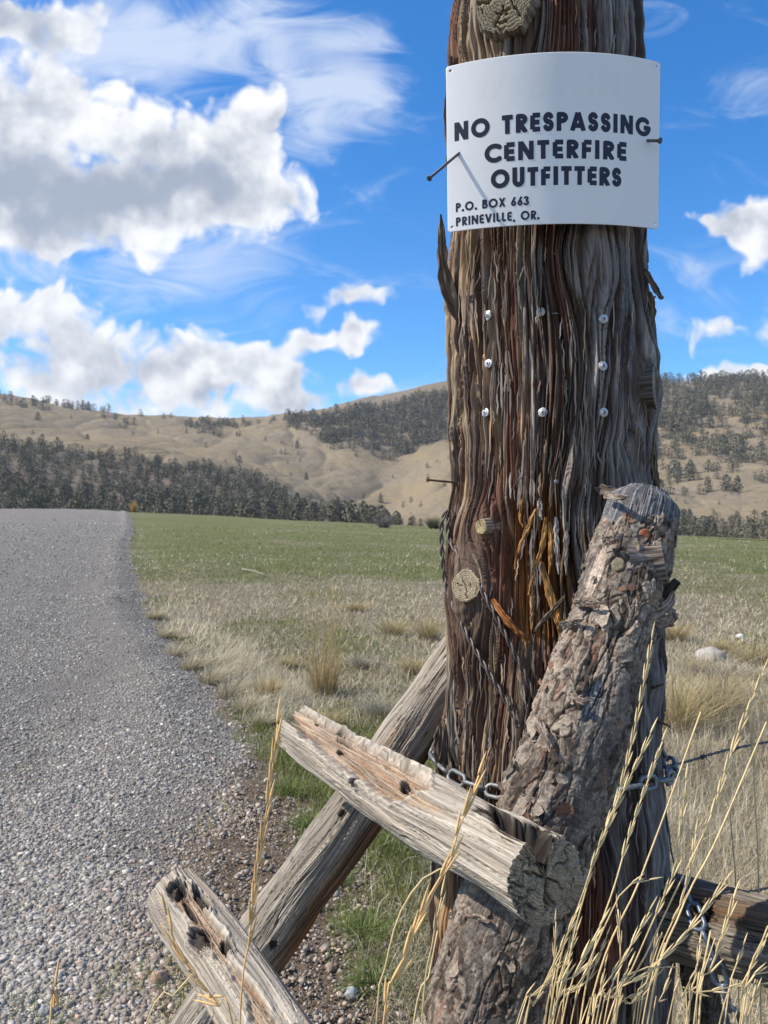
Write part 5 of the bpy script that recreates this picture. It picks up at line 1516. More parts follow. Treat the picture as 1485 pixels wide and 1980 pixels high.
def plant_trees():
    g = np.random.default_rng(5)
    var = [juniper_mesh(200 + i) for i in range(6)]
    L = []; seen = set()
    def put(n, px0, px1, d0, d1, h0, h1, zone, cond=None):
        k = 0
        tries = 0
        while k < n and tries < n * 30:
            tries += 1
            px, d = g.uniform(px0, px1), math.sqrt(g.uniform(d0 * d0, d1 * d1))
            if cond is not None and g.random() > cond(px, d): continue
            x = (px - PW / 2) / F * d
            key = (int(x // 3.0), int(d // 3.0))
            if zone in (0, 3, 4) and any((key[0] + i, key[1] + j) in seen for i in (-1, 0, 1) for j in (-1, 0, 1)) and g.random() < .93: continue
            seen.add(key); z = float(hill_z(px, d))
            py = PH / 2 - (z - EYE) / d * F
            L.append((px, py, d, x, z, min(max((h0 + h1) / 2 * math.exp(g.normal() * .28), h0 * .6), h1 * 1.25), zone)); k += 1
    cl = lambda s, a, b, k: (lambda px, d: float(sst(perlin(px / F * d / s, d / s, k), a, b)))
    put(1500, -420, 770, 200, 425, 3.9, 6.2, 0, lambda px, d: (1.0 if px < 520 else float(sst(205 + (790 - px) * .8 - d, -20, 20))) * (0.45 + .55 * float(sst(perlin(px / F * d / 26, d / 40, 3), -.35, .05))))
    put(190, -300, 480, 760, 905, 6, 10, 1, lambda px, d: float(sst(perlin(px / F * d / 60, d / 60, 9), 0.0, .25)) + (.5 if d > 880 else 0))
    put(40, 380, 620, 850, 910, 4.5, 7, 1)
    put(950, 555, 1000, 690, 905, 8, 12.5, 2, lambda px, d: float(sst(d - (700 + max(0, 640 - px) * 1.6), 0, 40)) * (.35 + .65 * float(sst(perlin(px / F * d / 50, d / 60, 13), -.3, .1))))
    put(1100, 1225, 1900, 520, 905, 7.5, 12.0, 3, lambda px, d: (.35 + .65 * float(sst(perlin(px / F * d / 40, d / 60, 17), -.2, .2))) * (1.0 if d > 620 else .45))
    put(90, 1225, 1900, 400, 520, 6, 9.5, 3, cl(30, -.1, .3, 21))
    put(300, 1240, 1900, 190, 305, 2.6, 6.0, 4, lambda px, d: float(sst(305 - d, 0, 50)) * (.3 + .7 * float(sst(perlin(px / F * d / 18, d / 30, 25), -.25, .15))))
    put(260, 1000, 1225, 640, 1000, 7.5, 12, 2)
    put(34, 540, 1000, 430, 720, 3.0, 6.5, 5)
    put(26, 560, 900, 205, 320, 1.0, 4.2, 5)
    put(24, 1250, 1700, 320, 420, 1.5, 4.0, 5)
    put(16, 60, 560, 480, 760, 3.5, 6.5, 5)
    names = {0: ('dark juniper in the dense wood on the left hillside', 'junipers of the left hillside wood'), 1: ('small juniper on the bare far ridge at the left', 'junipers along the far left ridge'),
             2: ('dark juniper in the wood on the hilltop behind the post', 'junipers of the hilltop wood'), 3: ('juniper scattered on the upper slope of the right hill', 'junipers of the upper right hill'),
             4: ('juniper at the foot of the right hill just beyond the green field', 'junipers at the foot of the right hill'), 5: ('dark juniper standing alone on the tan grass slope', 'lone junipers on the tan slopes')}
    L = np.array(L)
    g.shuffle(L)
    inview = (L[:, 0] > 0) & (L[:, 0] < 1485) & ~((L[:, 0] > 872) & (L[:, 0] < 1265))
    size = L[:, 5] / L[:, 2] * inview + (L[:, 6] == 5) * inview * .01
    order = np.argsort(-size); solo = order[:300]; rest = order[300:]
    me = [None] * 6
    for i in solo:
        px, py, d, x, z, h, zone = L[i]; v = g.integers(6)
        if me[v] is None:
            o = mesh_np('juniper_tree', var[v][0], var[v][1], var[v][2], M_TREE, col=var[v][3], smooth=False); me[v] = o.data
        else:
            o = bpy.data.objects.new('juniper_tree', me[v]); COL.objects.link(o)
        o.location = (x, d, z - .05); s = h * 1.0
        o.scale = (s * g.uniform(1.0, 1.4), s * g.uniform(1.0, 1.4), s * .9); o.rotation_euler = (0, 0, g.uniform(0, 6.28))
        tag(o, names[int(zone)][0], 'tree', names[int(zone)][1])
    small = [juniper_mesh(300 + i, 150) for i in range(5)]
    B = Bag()
    for i in rest:
        px, py, d, x, z, h, zone = L[i]; V, Q, T, C = small[g.integers(5)]
        a = g.uniform(0, 6.28); R = np.array([[cos(a), -sin(a), 0], [sin(a), cos(a), 0], [0, 0, 1]])
        B.add((V * np.array([1.4, 1.4, .88])) @ R.T * h + np.array([x, d, z - .05]), Q, T, C)
    o = B.build('distant_wood', M_TREE, smooth=False)
    tag(o, 'dark juniper woods covering the far hillsides', 'woodland', kind='stuff')


plant_trees()

# ------------------------------------------------------------------ gravel and grass on the ground
def ground_at(px, py):
    """where the ground lies under a picture point"""
    Y = np.clip(EYE * F / np.maximum(np.asarray(py, float) - 990, 6), 0.8, 90)
    for _ in range(12):
        z = ground_z((px - PW / 2) / F * Y, Y)
        Y = np.clip(0.5 * Y + 0.5 * (EYE - z) * F / np.maximum(py - 990, 6), 0.8, 90)
    x = (px - PW / 2) / F * Y
    return x, Y, ground_z(x, Y)


def shade_of(n, base, rng, sd=0.25):
    return np.asarray(base, float)[None] * np.exp(rng.normal(size=(n, 1)) * sd)


def scatter_gravel():
    g = np.random.default_rng(21)
    N = 420000
    px = g.uniform(-500, 900, N); py = 1004 + (2060 - 1004) * g.random(N) ** 0.85
    x, y, z = ground_at(px, py)
    d = x - road_edge(y)
    spill = 0.30 + 0.95 * sst(4.6 - y, 0, 1.5)
    pr = sst(-d, -0.06, 0.10) + 0.5 * np.exp(-np.clip(d, 0, None) / (spill * .5)) * (d > -.06)
    pat = perlin(x * 0.8 + y * .3, y * 0.35, 3.0) + .4 * perlin(x * 3, y * 2, 4.0); pr = pr * (0.30 + 0.70 * sst(pat, -.35, .15))
    k = (g.random(N) < pr) & (y < 60)
    x, y, z, d, py = x[k], y[k], z[k], d[k], py[k]; n = len(x)
    z = np.where(d < 0, np.maximum(road_z(x, y), z - .012), z)
    pxm = y / F
    s = np.maximum(0.0036 * np.exp(g.normal(size=n) * 0.6), 1.25 * pxm * np.exp(g.normal(size=n) * .35))
    s = np.minimum(s, np.maximum(0.015, 2.6 * pxm))
    ico = np.array([[0, 0, 1]] + [[.894 * cos(a), .894 * sin(a), .447] for a in np.arange(5) * 2 * pi / 5] + [[.894 * cos(a), .894 * sin(a), -.447] for a in np.arange(5) * 2 * pi / 5 + pi / 5] + [[0, 0, -1]])
    f = [[0, 1 + i, 1 + (i + 1) % 5] for i in range(5)] + [[1 + i, 6 + i, 1 + (i + 1) % 5] for i in range(5)] + [[1 + (i + 1) % 5, 6 + i, 6 + (i + 1) % 5] for i in range(5)] + [[11, 6 + (i + 1) % 5, 6 + i] for i in range(5)]
    f = np.array(f)
    sh = ico[None] * (1 + 0.34 * g.normal(size=(n, 12, 1)).clip(-1.4, 1.4)) * np.stack([g.uniform(.8, 1.35, n), g.uniform(.7, 1.1, n), g.uniform(.45, .85, n)], -1)[:, None]
    a, b = g.uniform(0, 6.28, n), g.normal(size=n) * .35
    ca, sa, cb, sb = np.cos(a), np.sin(a), np.cos(b), np.sin(b)
    X = sh[..., 0] * cb[:, None] + sh[..., 2] * sb[:, None]; Zz = -sh[..., 0] * sb[:, None] + sh[..., 2] * cb[:, None]
    V = np.stack([X * ca[:, None] - sh[..., 1] * sa[:, None], X * sa[:, None] + sh[..., 1] * ca[:, None], Zz], -1) * s[:, None, None]
    V += np.stack([x, y, z + s * .12], -1)[:, None]
    T = (f[None] + (np.arange(n) * 12)[:, None, None]).reshape(-1, 3)
    dirt = sst(d, -0.55, 0.1) * sst(4.8 - y, 0, 1)
    base = mixv([0.300, 0.276, 0.240], [0.28, 0.22, 0.16], np.clip(dirt * g.random(n) * 1.5, 0, 1))
    odd = g.random(n); base = np.where((odd < .03)[:, None], [0.34, 0.25, 0.20], base); base = np.where((odd > .978)[:, None], [0.37, 0.355, 0.33], base)
    col = np.repeat(base * np.exp(g.normal(size=(n, 1)) * .31), 12, 0)
    o = mesh_np('gravel', V, None, T, mats=col_mat('stone', 0.8, 0.25, .25, 500), col=col, smooth=False)
    tag(o, 'loose grey crushed stones covering the road', 'gravel', kind='stuff')


def blades(x, y, z, ln, wd, az, lean, curl, col, rng):
    """bent tapering blades, five points each"""
    n = len(x)
    dh = np.stack([np.cos(az), np.sin(az), 0 * az], -1); sd = np.stack([-np.sin(az), np.cos(az), 0 * az], -1)
    roll = rng.uniform(-1, 1, n)[:, None]; sd = sd * np.sqrt(1 - .7 * roll ** 2) + np.array([0, 0, .0]) + dh * roll * .8
    up = np.array([0, 0, 1.0])
    P0 = np.stack([x, y, z], -1)
    l1 = lean; l2 = np.clip(lean + curl, -.3, 1.75)
    P1 = P0 + (dh * np.sin(l1)[:, None] + up * np.cos(l1)[:, None]) * (ln * .5)[:, None]
    P2 = P1 + (dh * np.sin(l2)[:, None] + up * np.cos(l2)[:, None]) * (ln * .5)[:, None]
    P2[:, 2] = np.maximum(P2[:, 2], z + .003)
    w = wd[:, None] * .5
    V = np.stack([P0 - sd * w, P0 + sd * w, P1 + sd * w * .85, P1 - sd * w * .85, P2], 1)
    i = np.arange(n)[:, None] * 5
    return V.reshape(-1, 3), np.hstack([i, i + 1, i + 2, i + 3]), np.hstack([i + 3, i + 2, i + 4]), np.repeat(col, 5, 0)


M_DRY = col_mat('dry_grass', 0.85, 0.15, transl=0.25)
M_GREEN = col_mat('green_grass', 0.75, 0.2, transl=0.3)


def scatter_grass():
    g = np.random.default_rng(33)
    N = 620000
    px = g.uniform(-100, 1800, N); py = 1016 + (2090 - 1016) * g.random(N) ** 0.92
    x, y, z = ground_at(px, py)
    d = x - road_edge(y)
    n1 = perlin(x * .55, y * .35, 5.0); n2 = perlin(x * 2.1, y * 1.5, 6.0); n3 = perlin(x * .16, y * .12, 8.0); n4 = perlin(x * 6, y * 5, 2.0)
    edge = sst(d - .42 * sst(4.7 - y, 0, 1.3) + .16 * n2 + .13 * n4 + .2 * n1 * sst(4.7 - y, 0, 1.3), -0.02, 0.22 + .5 * sst(4.6 - y, 0, 1.2))
    thin = 1 - 0.72 * sst(n2 + .6 * n4, .10, .45)
    k = (g.random(N) < edge * thin)
    stray = (d < 0) & (d > -0.7) & (y < 9) & (g.random(N) < .03 * sst(n2 + n4, .1, .5)); k |= stray
    x, y, z, d, n1, n2, n3, n4, px, py = (v[k] for v in (x, y, z, d, n1, n2, n3, n4, px, py)); n = len(x)
    pxm = y / F
    right = sst(x - 0.15 * y, 0.0, 0.9)
    pg = 0.55 + 0.20 * sst(y, 6, 26) + 1.0 * n1 + .95 * n3 + .4 * n2 - 0.30 * right * sst(12 - y, 0, 5) + .12 * sst(4.5 - y, 0, 1.5) * (1 - right) - .40 * np.exp(-((d - .5) / .5) ** 2) * sst(y, 4.5, 7)
    # stripes of dry stubble across the far field
    pg -= .45 * sst(perlin(x * .05, y * .55, 14.0), .18, .45) * sst(y, 14, 24)
    isg = g.random(n) < np.clip(pg, .03, .93)
    for which in (False, True):
        m = isg == which; c = int(m.sum()); X, Y, Z, D = x[m], y[m], z[m], d[m]
        margin = np.exp(-((D - .45) / .35) ** 2) * sst(Y, 4.6, 6.5) * sst(14 - Y, 0, 4)
        if which:
            ln = g.uniform(.025, .075, c) * (1 + .4 * n1[m]); wd = np.maximum(.0022, 1.15 * pxm[m])
            lean = np.abs(g.normal(size=c)) * .45; curl = g.uniform(0, .8, c); az = g.uniform(0, 6.28, c)
            col = mixv([0.105, 0.132, 0.032], [0.27, 0.285, 0.095], g.random(c)) * np.exp(g.normal(size=(c, 1)) * .18)
            col = col * (1 + .35 * n2[m] + .3 * n1[m])[:, None]
            ln = np.maximum(ln, 2.2 * pxm[m]); mat, nm, lb = M_GREEN, 'green_grass', 'short green spring grass of the field'
        else:
            ln = g.uniform(.05, .15, c) * (1 + .45 * margin); wd = np.maximum(.0019, 1.0 * pxm[m])
            lean = np.clip(np.abs(g.normal(1.05, .35, c)), 0, 1.5) * (1 - .35 * margin); curl = g.uniform(-.5, .9, c)
            az = g.uniform(0, 6.28, c) * (1 - margin * .7) + margin * .7 * (-.4) + perlin(X * 1.4, Y * 1.4, 4) * 2
            col = mixv([0.37, 0.31, 0.195], [0.72, 0.65, 0.49], g.random(c) ** 1.2) * np.exp(g.normal(size=(c, 1)) * .16)
            col = mixv(col, [0.62, 0.57, 0.42], margin * .3)
            dm = sst(.55 - D, 0, .4) * sst(4.8 - Y, 0, 1); col = mixv(col, [0.22, 0.16, 0.105], dm * .75); ln = ln * (1 - .35 * dm)
            col = col * (1 + .30 * n2[m] + .25 * n1[m])[:, None]
            nr = right[m] * sst(8 - Y, 0, 3); ln = ln * (1 + .9 * nr); wd = wd * (1 + .5 * nr); curl = curl + nr * g.normal(size=c) * .7
            ln = np.maximum(ln, 2.4 * pxm[m]); mat, nm, lb = M_DRY, 'dry_grass', 'matted straw coloured grass covering the ground'
        V, Q, T, C = blades(X, Y, Z - .004, ln, wd, az, lean, curl, col, g)
        tag(mesh_np(nm, V, Q, T, mats=mat, col=C, smooth=True), lb, 'grass', kind='stuff')


scatter_gravel(); scatter_grass()


# ------------------------------------------------------------------ single plants, stones and sticks in the field
def root_of(px, py):
    x, y, z = ground_at(np.array([float(px)]), np.array([float(py)])); return np.array([x[0], y[0], z[0] - .01])


def tuft(name, label, cat, px, py, wpx, hpx, n, seed, spread, colors, wd=.003, heads=0, stemcol=None, group=None, mat=None, lean_bias=(0, 0), kink=.018):
    """a clump of blades fanning out of one root; colors run from foot to tip"""
    g = np.random.default_rng(seed); o = root_of(px, py); sc = o[1] / F
    h, w = hpx * sc, wpx * sc
    T = thing(name, label, cat, o, group)
    a = g.uniform(0, 6.28, n); r = np.sqrt(g.random(n)) * w * .5
    base = o + np.stack([np.cos(a) * r * (1 - spread), np.sin(a) * r * (1 - spread), 0 * r], -1)
    tip_out = np.stack([np.cos(a) * r * spread * 1.6, np.sin(a) * r * spread * 1.6, 0 * r], -1) + g.normal(size=(n, 3)) * [w * .05, w * .05, 0] + np.array([lean_bias[0] * h, lean_bias[1] * h, 0])
    L = h * np.clip(g.normal(.72, .2, n), .2, 1.05) * (1 - .35 * (r / (w * .5)) ** 2)
    k = np.linspace(0, 1, 5)
    P = base[:, None] + tip_out[:, None] * (k ** 1.6)[None, :, None]; P[..., 2] += L[:, None] * k * (1 - .12 * k)
    wob = g.normal(size=(n, 5, 3)) * (L * kink)[:, None, None]; wob[:, 0] = 0; P = P + wob
    ang = g.uniform(0, 3.14, n); sd = np.stack([np.cos(ang), np.sin(ang), 0 * ang], -1)[:, None]
    ww = (max(wd, .8 * sc) * .5 * np.array([1, 1, .9, .7, .2]))[None, :, None] * g.uniform(.7, 1.3, (n, 1, 1))
    V = np.stack([P - sd * ww, P + sd * ww], 2).reshape(-1, 3)
    i = (np.arange(n) * 10)[:, None, None]; j = (np.arange(4) * 2)[None, :, None]
    Q = (i + j + np.array([0, 1, 3, 2])[None, None]).reshape(-1, 4)
    tone = np.exp(g.normal(size=(n, 1, 1)) * .22)
    C = (mixv(colors[0], colors[1], np.broadcast_to(k[None] ** .8, (n, 5))) * tone)
    C = np.repeat(C[:, :, None], 2, 2).reshape(-1, 3)
    adopt(mesh_np('blades', V, Q, mats=mat or M_DRY, col=C), T)
    if heads:
        B = Bag()
        for q in range(heads):
            i = g.integers(n); a0 = P[i, 0]; a1 = P[i, -1].copy(); a1[2] = o[2] + h * g.uniform(1.15, 1.7); a1[:2] += g.normal(size=2) * w * .12
            B.tube(resample([a0, (a0 + a1) / 2 + g.normal(size=3) * .01, a1], 8), np.linspace(.5, .35, 8) * max(.0022, .55 * sc), 4, col=colors[1])
        adopt(B.build('seed_stalks', M_DRY), T)
    return T


GOLD = ((0.20, 0.16, 0.10), (0.55, 0.40, 0.19)); STRAW = ((0.30, 0.26, 0.17), (0.62, 0.55, 0.38)); RABB = ((0.11, 0.095, 0.075), (0.46, 0.37, 0.20)); GREYB = ((0.16, 0.14, 0.11), (0.46, 0.41, 0.31)); YEL = ((0.20, 0.165, 0.10), (0.52, 0.41, 0.20))
tuft('bunchgrass', 'tall golden bunchgrass standing in the field left of the post', 'grass clump', 628, 1345, 80, 135, 300, 1, .40, GOLD, heads=34)
tuft('bunchgrass', 'low golden bunchgrass clump beside the tall one', 'grass clump', 518, 1350, 66, 62, 300, 2, .5, GOLD, heads=4)
tuft('rabbitbrush', 'dry twiggy bush with grey stems and a yellowish top right of the post', 'shrub', 1376, 1392, 180, 128, 700, 3, .75, RABB, kink=.05)
tuft('rabbitbrush', 'straw coloured bush half hidden behind the right edge of the post', 'shrub', 1310, 1425, 170, 175, 620, 4, .7, YEL, kink=.05)
tuft('rabbitbrush', 'low pale grey brush behind the twiggy bush', 'shrub', 1395, 1318, 190, 62, 520, 5, .7, GREYB, kink=.05)
tuft('rabbitbrush', 'small yellow bush at the far right of the field', 'shrub', 1462, 1285, 110, 62, 360, 6, .6, YEL, kink=.05)
tuft('rabbitbrush', 'small tan bush touching the right side of the post', 'shrub', 1302, 1238, 80, 58, 300, 7, .6, YEL, kink=.05)
tuft('rabbitbrush', 'round yellow tuft in the field behind the pole', 'shrub', 762, 1228, 74, 48, 260, 8, .55, YEL, kink=.05)
tuft('rabbitbrush', 'pale tuft next to the left side of the post', 'shrub', 828, 1238, 74, 70, 260, 9, .55, YEL, kink=.05)
tuft('rabbitbrush', 'wide dry clump between the tall bunchgrass and the pole', 'shrub', 745, 1385, 130, 66, 380, 10, .7, GREYB, kink=.05)
for i, (px, py, w, h, c) in enumerate([(1420, 1345, 120, 60, YEL), (1470, 1370, 130, 80, GREYB), (1345, 1300, 90, 50, YEL), (1440, 1420, 120, 70, GREYB), (1330, 1480, 120, 70, RABB), (1480, 1330, 90, 60, RABB), (1410, 1480, 130, 60, GREYB), (1475, 1500, 120, 60, YEL), (700, 1290, 70, 40, GREYB), (640, 1400, 70, 40, YEL), (800, 1300, 80, 46, YEL), (560, 1290, 60, 30, YEL), (690, 1180, 70, 26, YEL), (1400, 1260, 80, 36, YEL)]):
    tuft('dry_weed', 'low dry weed clump among the matted grass of the field', 'weed', px, py, w, h, 240, 90 + i, .7, c, group='low dry weeds scattered in the field', kink=.06)
tuft('bush', 'golden bush on the crest beside the road', 'shrub', 258, 990, 16, 30, 160, 12, .5, ((0.30, .20, .09), (0.50, .34, .15)))
tuft('bush', 'dark rounded bush at the far edge of the field left of the post', 'shrub', 840, 1022, 44, 32, 260, 13, .6, ((0.055, .06, .04), (0.13, .14, .08)))
tuft('bush', 'grey leafless bush at the far edge of the field', 'shrub', 742, 1020, 46, 36, 200, 14, .6, ((0.13, .11, .10), (0.22, .19, .17)))
for i, (px, py, w, h) in enumerate([(338, 1268, 70, 38), (372, 1292, 80, 46), (408, 1318, 90, 52), (446, 1345, 90, 52), (478, 1372, 84, 50), (505, 1400, 80, 46), (322, 1232, 60, 30), (300, 1195, 50, 26), (548, 1432, 70, 44), (420, 1290, 80, 38)]):
    tuft('grass_tuft', 'bleached straw tuft on the bank along the gravel edge', 'grass clump', px, py, w, h, 300, 40 + i, .5, STRAW, group='straw tufts along the road edge', lean_bias=(.35, -.1))
for i, (px, py, w, h) in enumerate([(560, 1530, 90, 36), (600, 1600, 100, 40), (640, 1700, 100, 36), (700, 1800, 120, 40), (590, 1480, 60, 30), (720, 1900, 120, 40), (300, 1260, 44, 22), (760, 1640, 90, 36)]):
    tuft('grass_tuft', 'bright green grass tuft among the stones near the brace pole', 'grass clump', px, py, w, h, 260, 60 + i, .7, ((0.10, .13, .035), (0.20, .26, .075)), group='green tufts near the brace pole', mat=M_GREEN)


def rock(name, label, px, py, wpx, hpx, col, seed, cat='stone'):
    g = np.random.default_rng(seed); o = root_of(px, py); s = o[1] / F
    bm = np.linspace(0, pi, 18)[:, None]; th = np.linspace(0, 2 * pi, 28, endpoint=False)[None]
    d = np.stack(np.broadcast_arrays(np.sin(bm) * np.cos(th), np.sin(bm) * np.sin(th), np.cos(bm)), -1)
    r = 1 + .28 * perlin(d[..., 0] * 1.3, d[..., 1] * 1.3, d[..., 2] * 1.3, seed) + .10 * perlin(d[..., 0] * 4, d[..., 1] * 4, d[..., 2] * 4, seed + 2) + .03 * perlin(d[..., 0] * 14, d[..., 1] * 14, d[..., 2] * 14, seed + 5)
    V = d * r[..., None] * np.array([wpx * .5, wpx * .4, hpx * .75]) * s + o + np.array([0, 0, hpx * .2 * s])
    C = np.broadcast_to(np.asarray(col), V.shape) * (1 + .25 * perlin(d[..., 0] * 5, d[..., 1] * 5, d[..., 2] * 5, seed + 9))[..., None]
    tag(mesh_np(name, V, grid_quads(18, 28, True), mats=M_STONE, col=C), label, cat)


M_STONE = col_mat('field_stone', .85, .2, .3, 60)
rock('rock', 'pale flat rock lying in the grass right of the post', 1374, 1276, 56, 26, (.36, .33, .29), 3)
rock('rock', 'small white stone in the green grass at the right', 1432, 1232, 15, 9, (.62, .6, .57), 4)
rock('stone', 'round grey stone at the lower left corner of the gravel', 88, 1962, 30, 24, (.30, .30, .31), 5)
rock('stone', 'flat reddish stone in the dirt beside the rail stub', 308, 1890, 36, 20, (.34, .235, .18), 6)
rock('stone', 'grey stone in the grass under the bleached rail', 680, 1922, 26, 20, (.30, .31, .32), 7)
rock('stone', 'pale stone on the gravel near the grass edge', 322, 1345, 18, 11, (.44, .42, .40), 8)
a, b = root_of(468, 1103), root_of(512, 1114); up = np.array([0, 0, .05])
g = Bag(); g.tube(resample([a + up, (a + b) / 2 + up * 1.4, b + up], 10), np.linspace(.014, .009, 10), 6, col=(.45, .41, .35)); tag(g.build('stick', M_DRY), 'bleached stick lying across the green field', 'stick')


# ------------------------------------------------------------------ tall wheatgrass in the foreground
def spikelet(c, d, s, L, r, g):
    """one long pointed grain husk at c along d"""
    k = np.array([0, .18, .45, .75, 1.0]); rr = np.array([.35, .9, 1.0, .6, .08]) * r
    return tube_v(np.asarray(c) + np.outer(k * L, d), rr, 6)


def stalk(parent, pts, head, g, rs=.0013, plump=1.0, drop=True, tint=(1, 1, 1)):
    """one stalk traced from tip (first) to foot (last); the top share `head` carries the grain"""
    P = np.array(pts, float)
    if drop:                                             # carry it on down into the ground
        d = P[-1] - P[-2]; d = d / np.linalg.norm(d) * np.array([.35, .35, 1.0])
        n = max(0.0, P[-1, 2] / max(-d[2], .2)); P = np.vstack([P, P[-1] + d * n * .5, P[-1] + d * n * np.array([.8, .8, 1.0]) - [0, 0, .03]])
    c = resample(P, 60); s = np.concatenate([[0], np.cumsum(np.linalg.norm(np.diff(c, axis=0), axis=1))])
    B = Bag(); cc = np.array([.74, .57, .30]) * g.uniform(.75, 1.2) * np.array(tint)
    B.tube(c, rs * np.linspace(.65, 1.25, 60), 6, col=cc)
    o = adopt(B.build('stem', M_STRAW), parent)
    if head > 0:
        B = Bag(); t = np.gradient(c, axis=0); t /= np.linalg.norm(t, axis=1)[:, None]
        vis = np.linalg.norm(np.array(pts[0]) - np.array(pts[-1])); hl = head if head < 1 else 1
        pos = 0.0; i = 0; hl = hl * vis
        while pos < hl:
            j = min(np.searchsorted(s, pos), 59); k = pos / hl
            up = -t[j]; sd = np.cross(up, [0, -1, 0]); sd /= np.linalg.norm(sd)
            z = np.cross(up, sd)
            sg = (1 if i % 2 else -1); tip = i == 0
            dr = up + (0 if tip else .10 * sg) * sd + g.normal() * .06 * z; dr /= np.linalg.norm(dr)
            L = g.uniform(.019, .027) * plump
            B.add(*spikelet(c[j] + sd * sg * rs * .8, dr, 0, L, g.uniform(.0010, .0013) * plump, g), col=np.array([.80, .63, .34]) * g.uniform(.75, 1.15) * np.array(tint))
            pos += g.uniform(.0085, .0115) * plump; i += 1
        h = adopt(B.build('seed_head', M_STRAW), parent)


M_STRAW = col_mat('ripe_straw', .6, .3, .22, 90, transl=.12)
gs = np.random.default_rng(71)
def tr(pts, Y0, Y1): return [at(x, y, Y0 + (Y1 - Y0) * i / max(1, len(pts) - 1)) for i, (x, y) in enumerate(pts)]
RIGHT = [([(1261, 1237), (1225, 1420), (1195, 1540), (1137, 1705), (1085, 1985)], .86, .84, .50, 1.0), ([(1258, 1420), (1215, 1510), (1170, 1610), (1130, 1720), (1060, 1985)], .84, .82, .5, 1.0), ([(1281, 1434), (1235, 1560), (1195, 1690), (1120, 1990)], .85, .83, .4, .9),
         ([(1355, 1376), (1285, 1574), (1237, 1702), (1132, 1990)], .9, .86, 0, 1), ([(1476, 1301), (1417, 1447), (1370, 1589), (1303, 1730), (1237, 1871), (1180, 1990)], .86, .83, .42, 1.1), ([(1482, 1396), (1384, 1626), (1318, 1758), (1250, 1990)], .9, .86, 0, 1),
         ([(1327, 1508), (1308, 1664), (1285, 1730), (1228, 1862), (1190, 1985)], .85, .83, .55, 1), ([(1346, 1612), (1322, 1730), (1242, 1980)], .88, .86, .45, .9), ([(1402, 1706), (1318, 1815), (1238, 1895), (1170, 1990)], .82, .80, .7, 1.05),
         ([(1419, 1740), (1393, 1824), (1365, 1895), (1341, 1985)], .80, .79, .75, 1.0), ([(1485, 1790), (1430, 1985)], .84, .83, 0, 1), ([(1115, 1768), (1030, 1950), (1015, 1985)], .82, .81, .3, .8), ([(1075, 1782), (1070, 1900), (1066, 1985)], .83, .82, .7, .7),
         ([(1160, 1792), (1110, 1885), (1068, 1985)], .80, .79, .95, 1.15), ([(1195, 1758), (1200, 1870), (1190, 1990)], .84, .83, .3, .8), ([(1256, 1702), (1209, 1716), (1170, 1790), (1134, 1871), (1085, 1990)], .83, .81, .10, .9), ([(1186, 1900), (1165, 1940), (1143, 1990)], .80, .79, .9, 1.0),
         ([(1256, 1763), (1195, 1876), (1150, 1990)], .82, .80, .5, .9), ([(1285, 1871), (1223, 1881), (1186, 1990)], .81, .80, .1, .8), ([(1410, 1909), (1350, 1920), (1322, 1912), (1330, 1990)], .80, .79, .35, .9), ([(1374, 1800), (1351, 1985)], .80, .80, 0, 1),
         ([(1485, 1925), (1440, 1985)], .80, .80, .6, 1), ([(1352, 1880), (1346, 1985)], .84, .84, 0, .8), ([(1484, 1880), (1415, 1990)], .81, .80, .4, .9), ([(1438, 1830), (1400, 1990)], .86, .85, .2, .8)]
RC = thing('wheatgrass', 'large clump of tall ripe straw coloured wheatgrass in front of the post at lower right', 'grass clump', (.30, .80, 0))
for pts, y0, y1, hd, pl in RIGHT: stalk(RC, tr(pts, y0, y1), hd, gs, .00105 * (1.25 if hd == 0 else 1), pl * .86)
for i in range(26):                                       # shorter filler stalks behind
    x0 = gs.uniform(1005, 1485); y0 = gs.uniform(1800, 1950); dx = gs.uniform(-95, -20); Y = gs.uniform(.80, .95)
    stalk(RC, tr([(x0, y0), (x0 + dx * .5, (y0 + 1990) / 2), (x0 + dx, 1995)], Y, Y - .02), gs.choice([0, 0, .4, .6]), gs, .0009, .7)
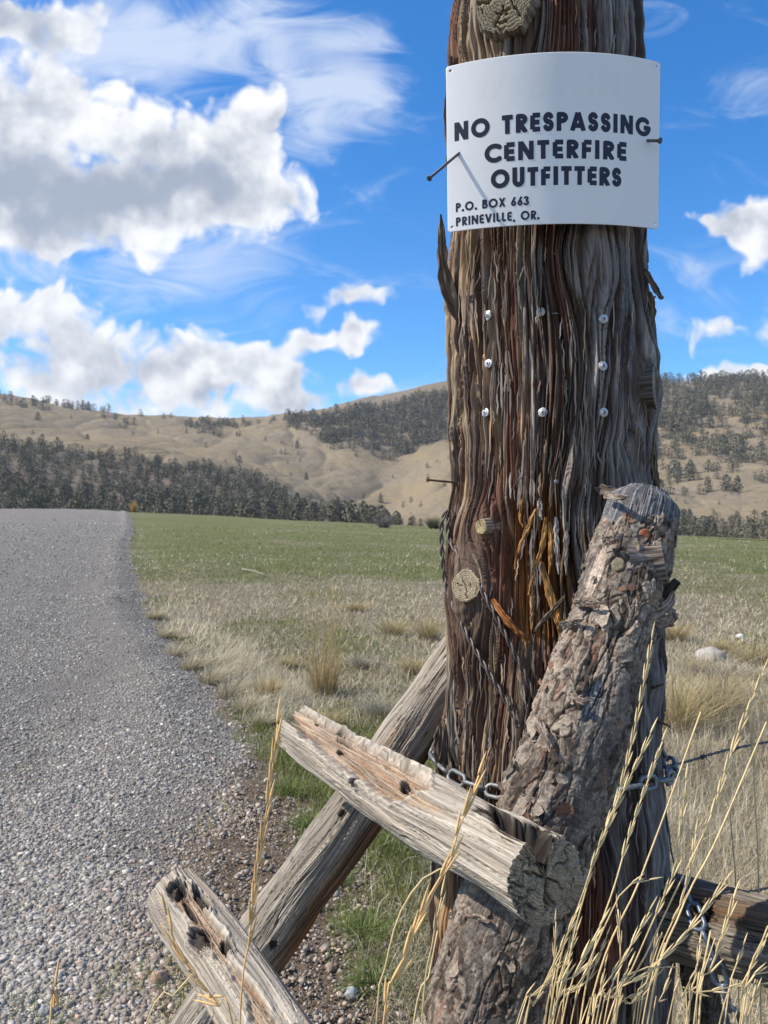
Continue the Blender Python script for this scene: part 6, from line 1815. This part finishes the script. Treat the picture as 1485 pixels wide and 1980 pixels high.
for pts, y0, hd, lab in [([(537, 1400), (521, 1530), (498, 1680), (480, 1830), (463, 1990)], .86, .74, 'tall single wheat stalk rising in front of the brace pole and bleached rail'),
                         ([(324, 1768), (341, 1832), (382, 1892), (430, 1950), (452, 1992)], .88, .95, 'arching wheat stalk in front of the short rail stub'),
                         ([(926, 1499), (900, 1570), (880, 1625), (868, 1672), (836, 1720), (795, 1815), (765, 1900), (740, 1990)], .80, .97, 'thick wheat stalk crossing the front of the bleached rail'),
                         ([(885, 1677), (828, 1690), (775, 1762), (745, 1870), (727, 1990)], .83, 0, 'thin bare stalk bending right in front of the bleached rail'),
                         ([(108, 1908), (103, 1945), (96, 1990)], .84, .9, 'short wheat tip at the bottom left corner'),
                         ([(375, 1880), (330, 1930), (278, 1992)], .95, 0, 'thin pale stem slanting below the rail stub'),
                         ([(854, 1735), (835, 1830), (815, 1992)], .90, .2, 'straw stalk standing at the left foot of the post'),
                         ([(846, 1800), (826, 1900), (798, 1992)], .93, 0, 'bare straw stem beside the left foot of the post'),
                         ([(1452, 1395), (1461, 1560), (1468, 1740)], 1.3, .25, 'thin upright stem behind the wheat clump at the right edge'),
                         ([(1412, 1574), (1418, 1650), (1424, 1745)], 1.35, 0, 'thin grey twig standing above the shaded rail')]:
    p = tr(pts, y0, y0 - .02); T = thing('wheat_stalk', lab, 'stalk', (p[-1][0], p[-1][1], 0)); stalk(T, p, hd, gs, .0014, 1.35 if hd > .5 else 1.0, tint=(1.05, .88, .72) if hd > .5 else (1, 1, 1))

# ------------------------------------------------------------------ the air between here and the hills
def build_haze():
    x0, x1, y0, y1, z0, z1 = -1900, 2900, -120, 1420, -60, 420
    V = np.array([[x, y, z] for z in (z0, z1) for y in (y0, y1) for x in (x0, x1)], float)
    Q = [[0, 2, 3, 1], [4, 5, 7, 6], [0, 1, 5, 4], [2, 6, 7, 3], [0, 4, 6, 2], [1, 3, 7, 5]]
    m = bpy.data.materials.new('haze_air'); m.use_nodes = True; nt = m.node_tree; nt.nodes.clear()
    out = nt.nodes.new('ShaderNodeOutputMaterial'); v = nt.nodes.new('ShaderNodeVolumePrincipled')
    v.inputs['Color'].default_value = (0.80, 0.86, 0.95, 1); v.inputs['Density'].default_value = 0.00013; v.inputs['Anisotropy'].default_value = 0.2
    nt.links.new(v.outputs[0], out.inputs['Volume'])
    tag(mesh_np('haze', V, Q, mats=m, smooth=False), kind='stuff')


build_haze()
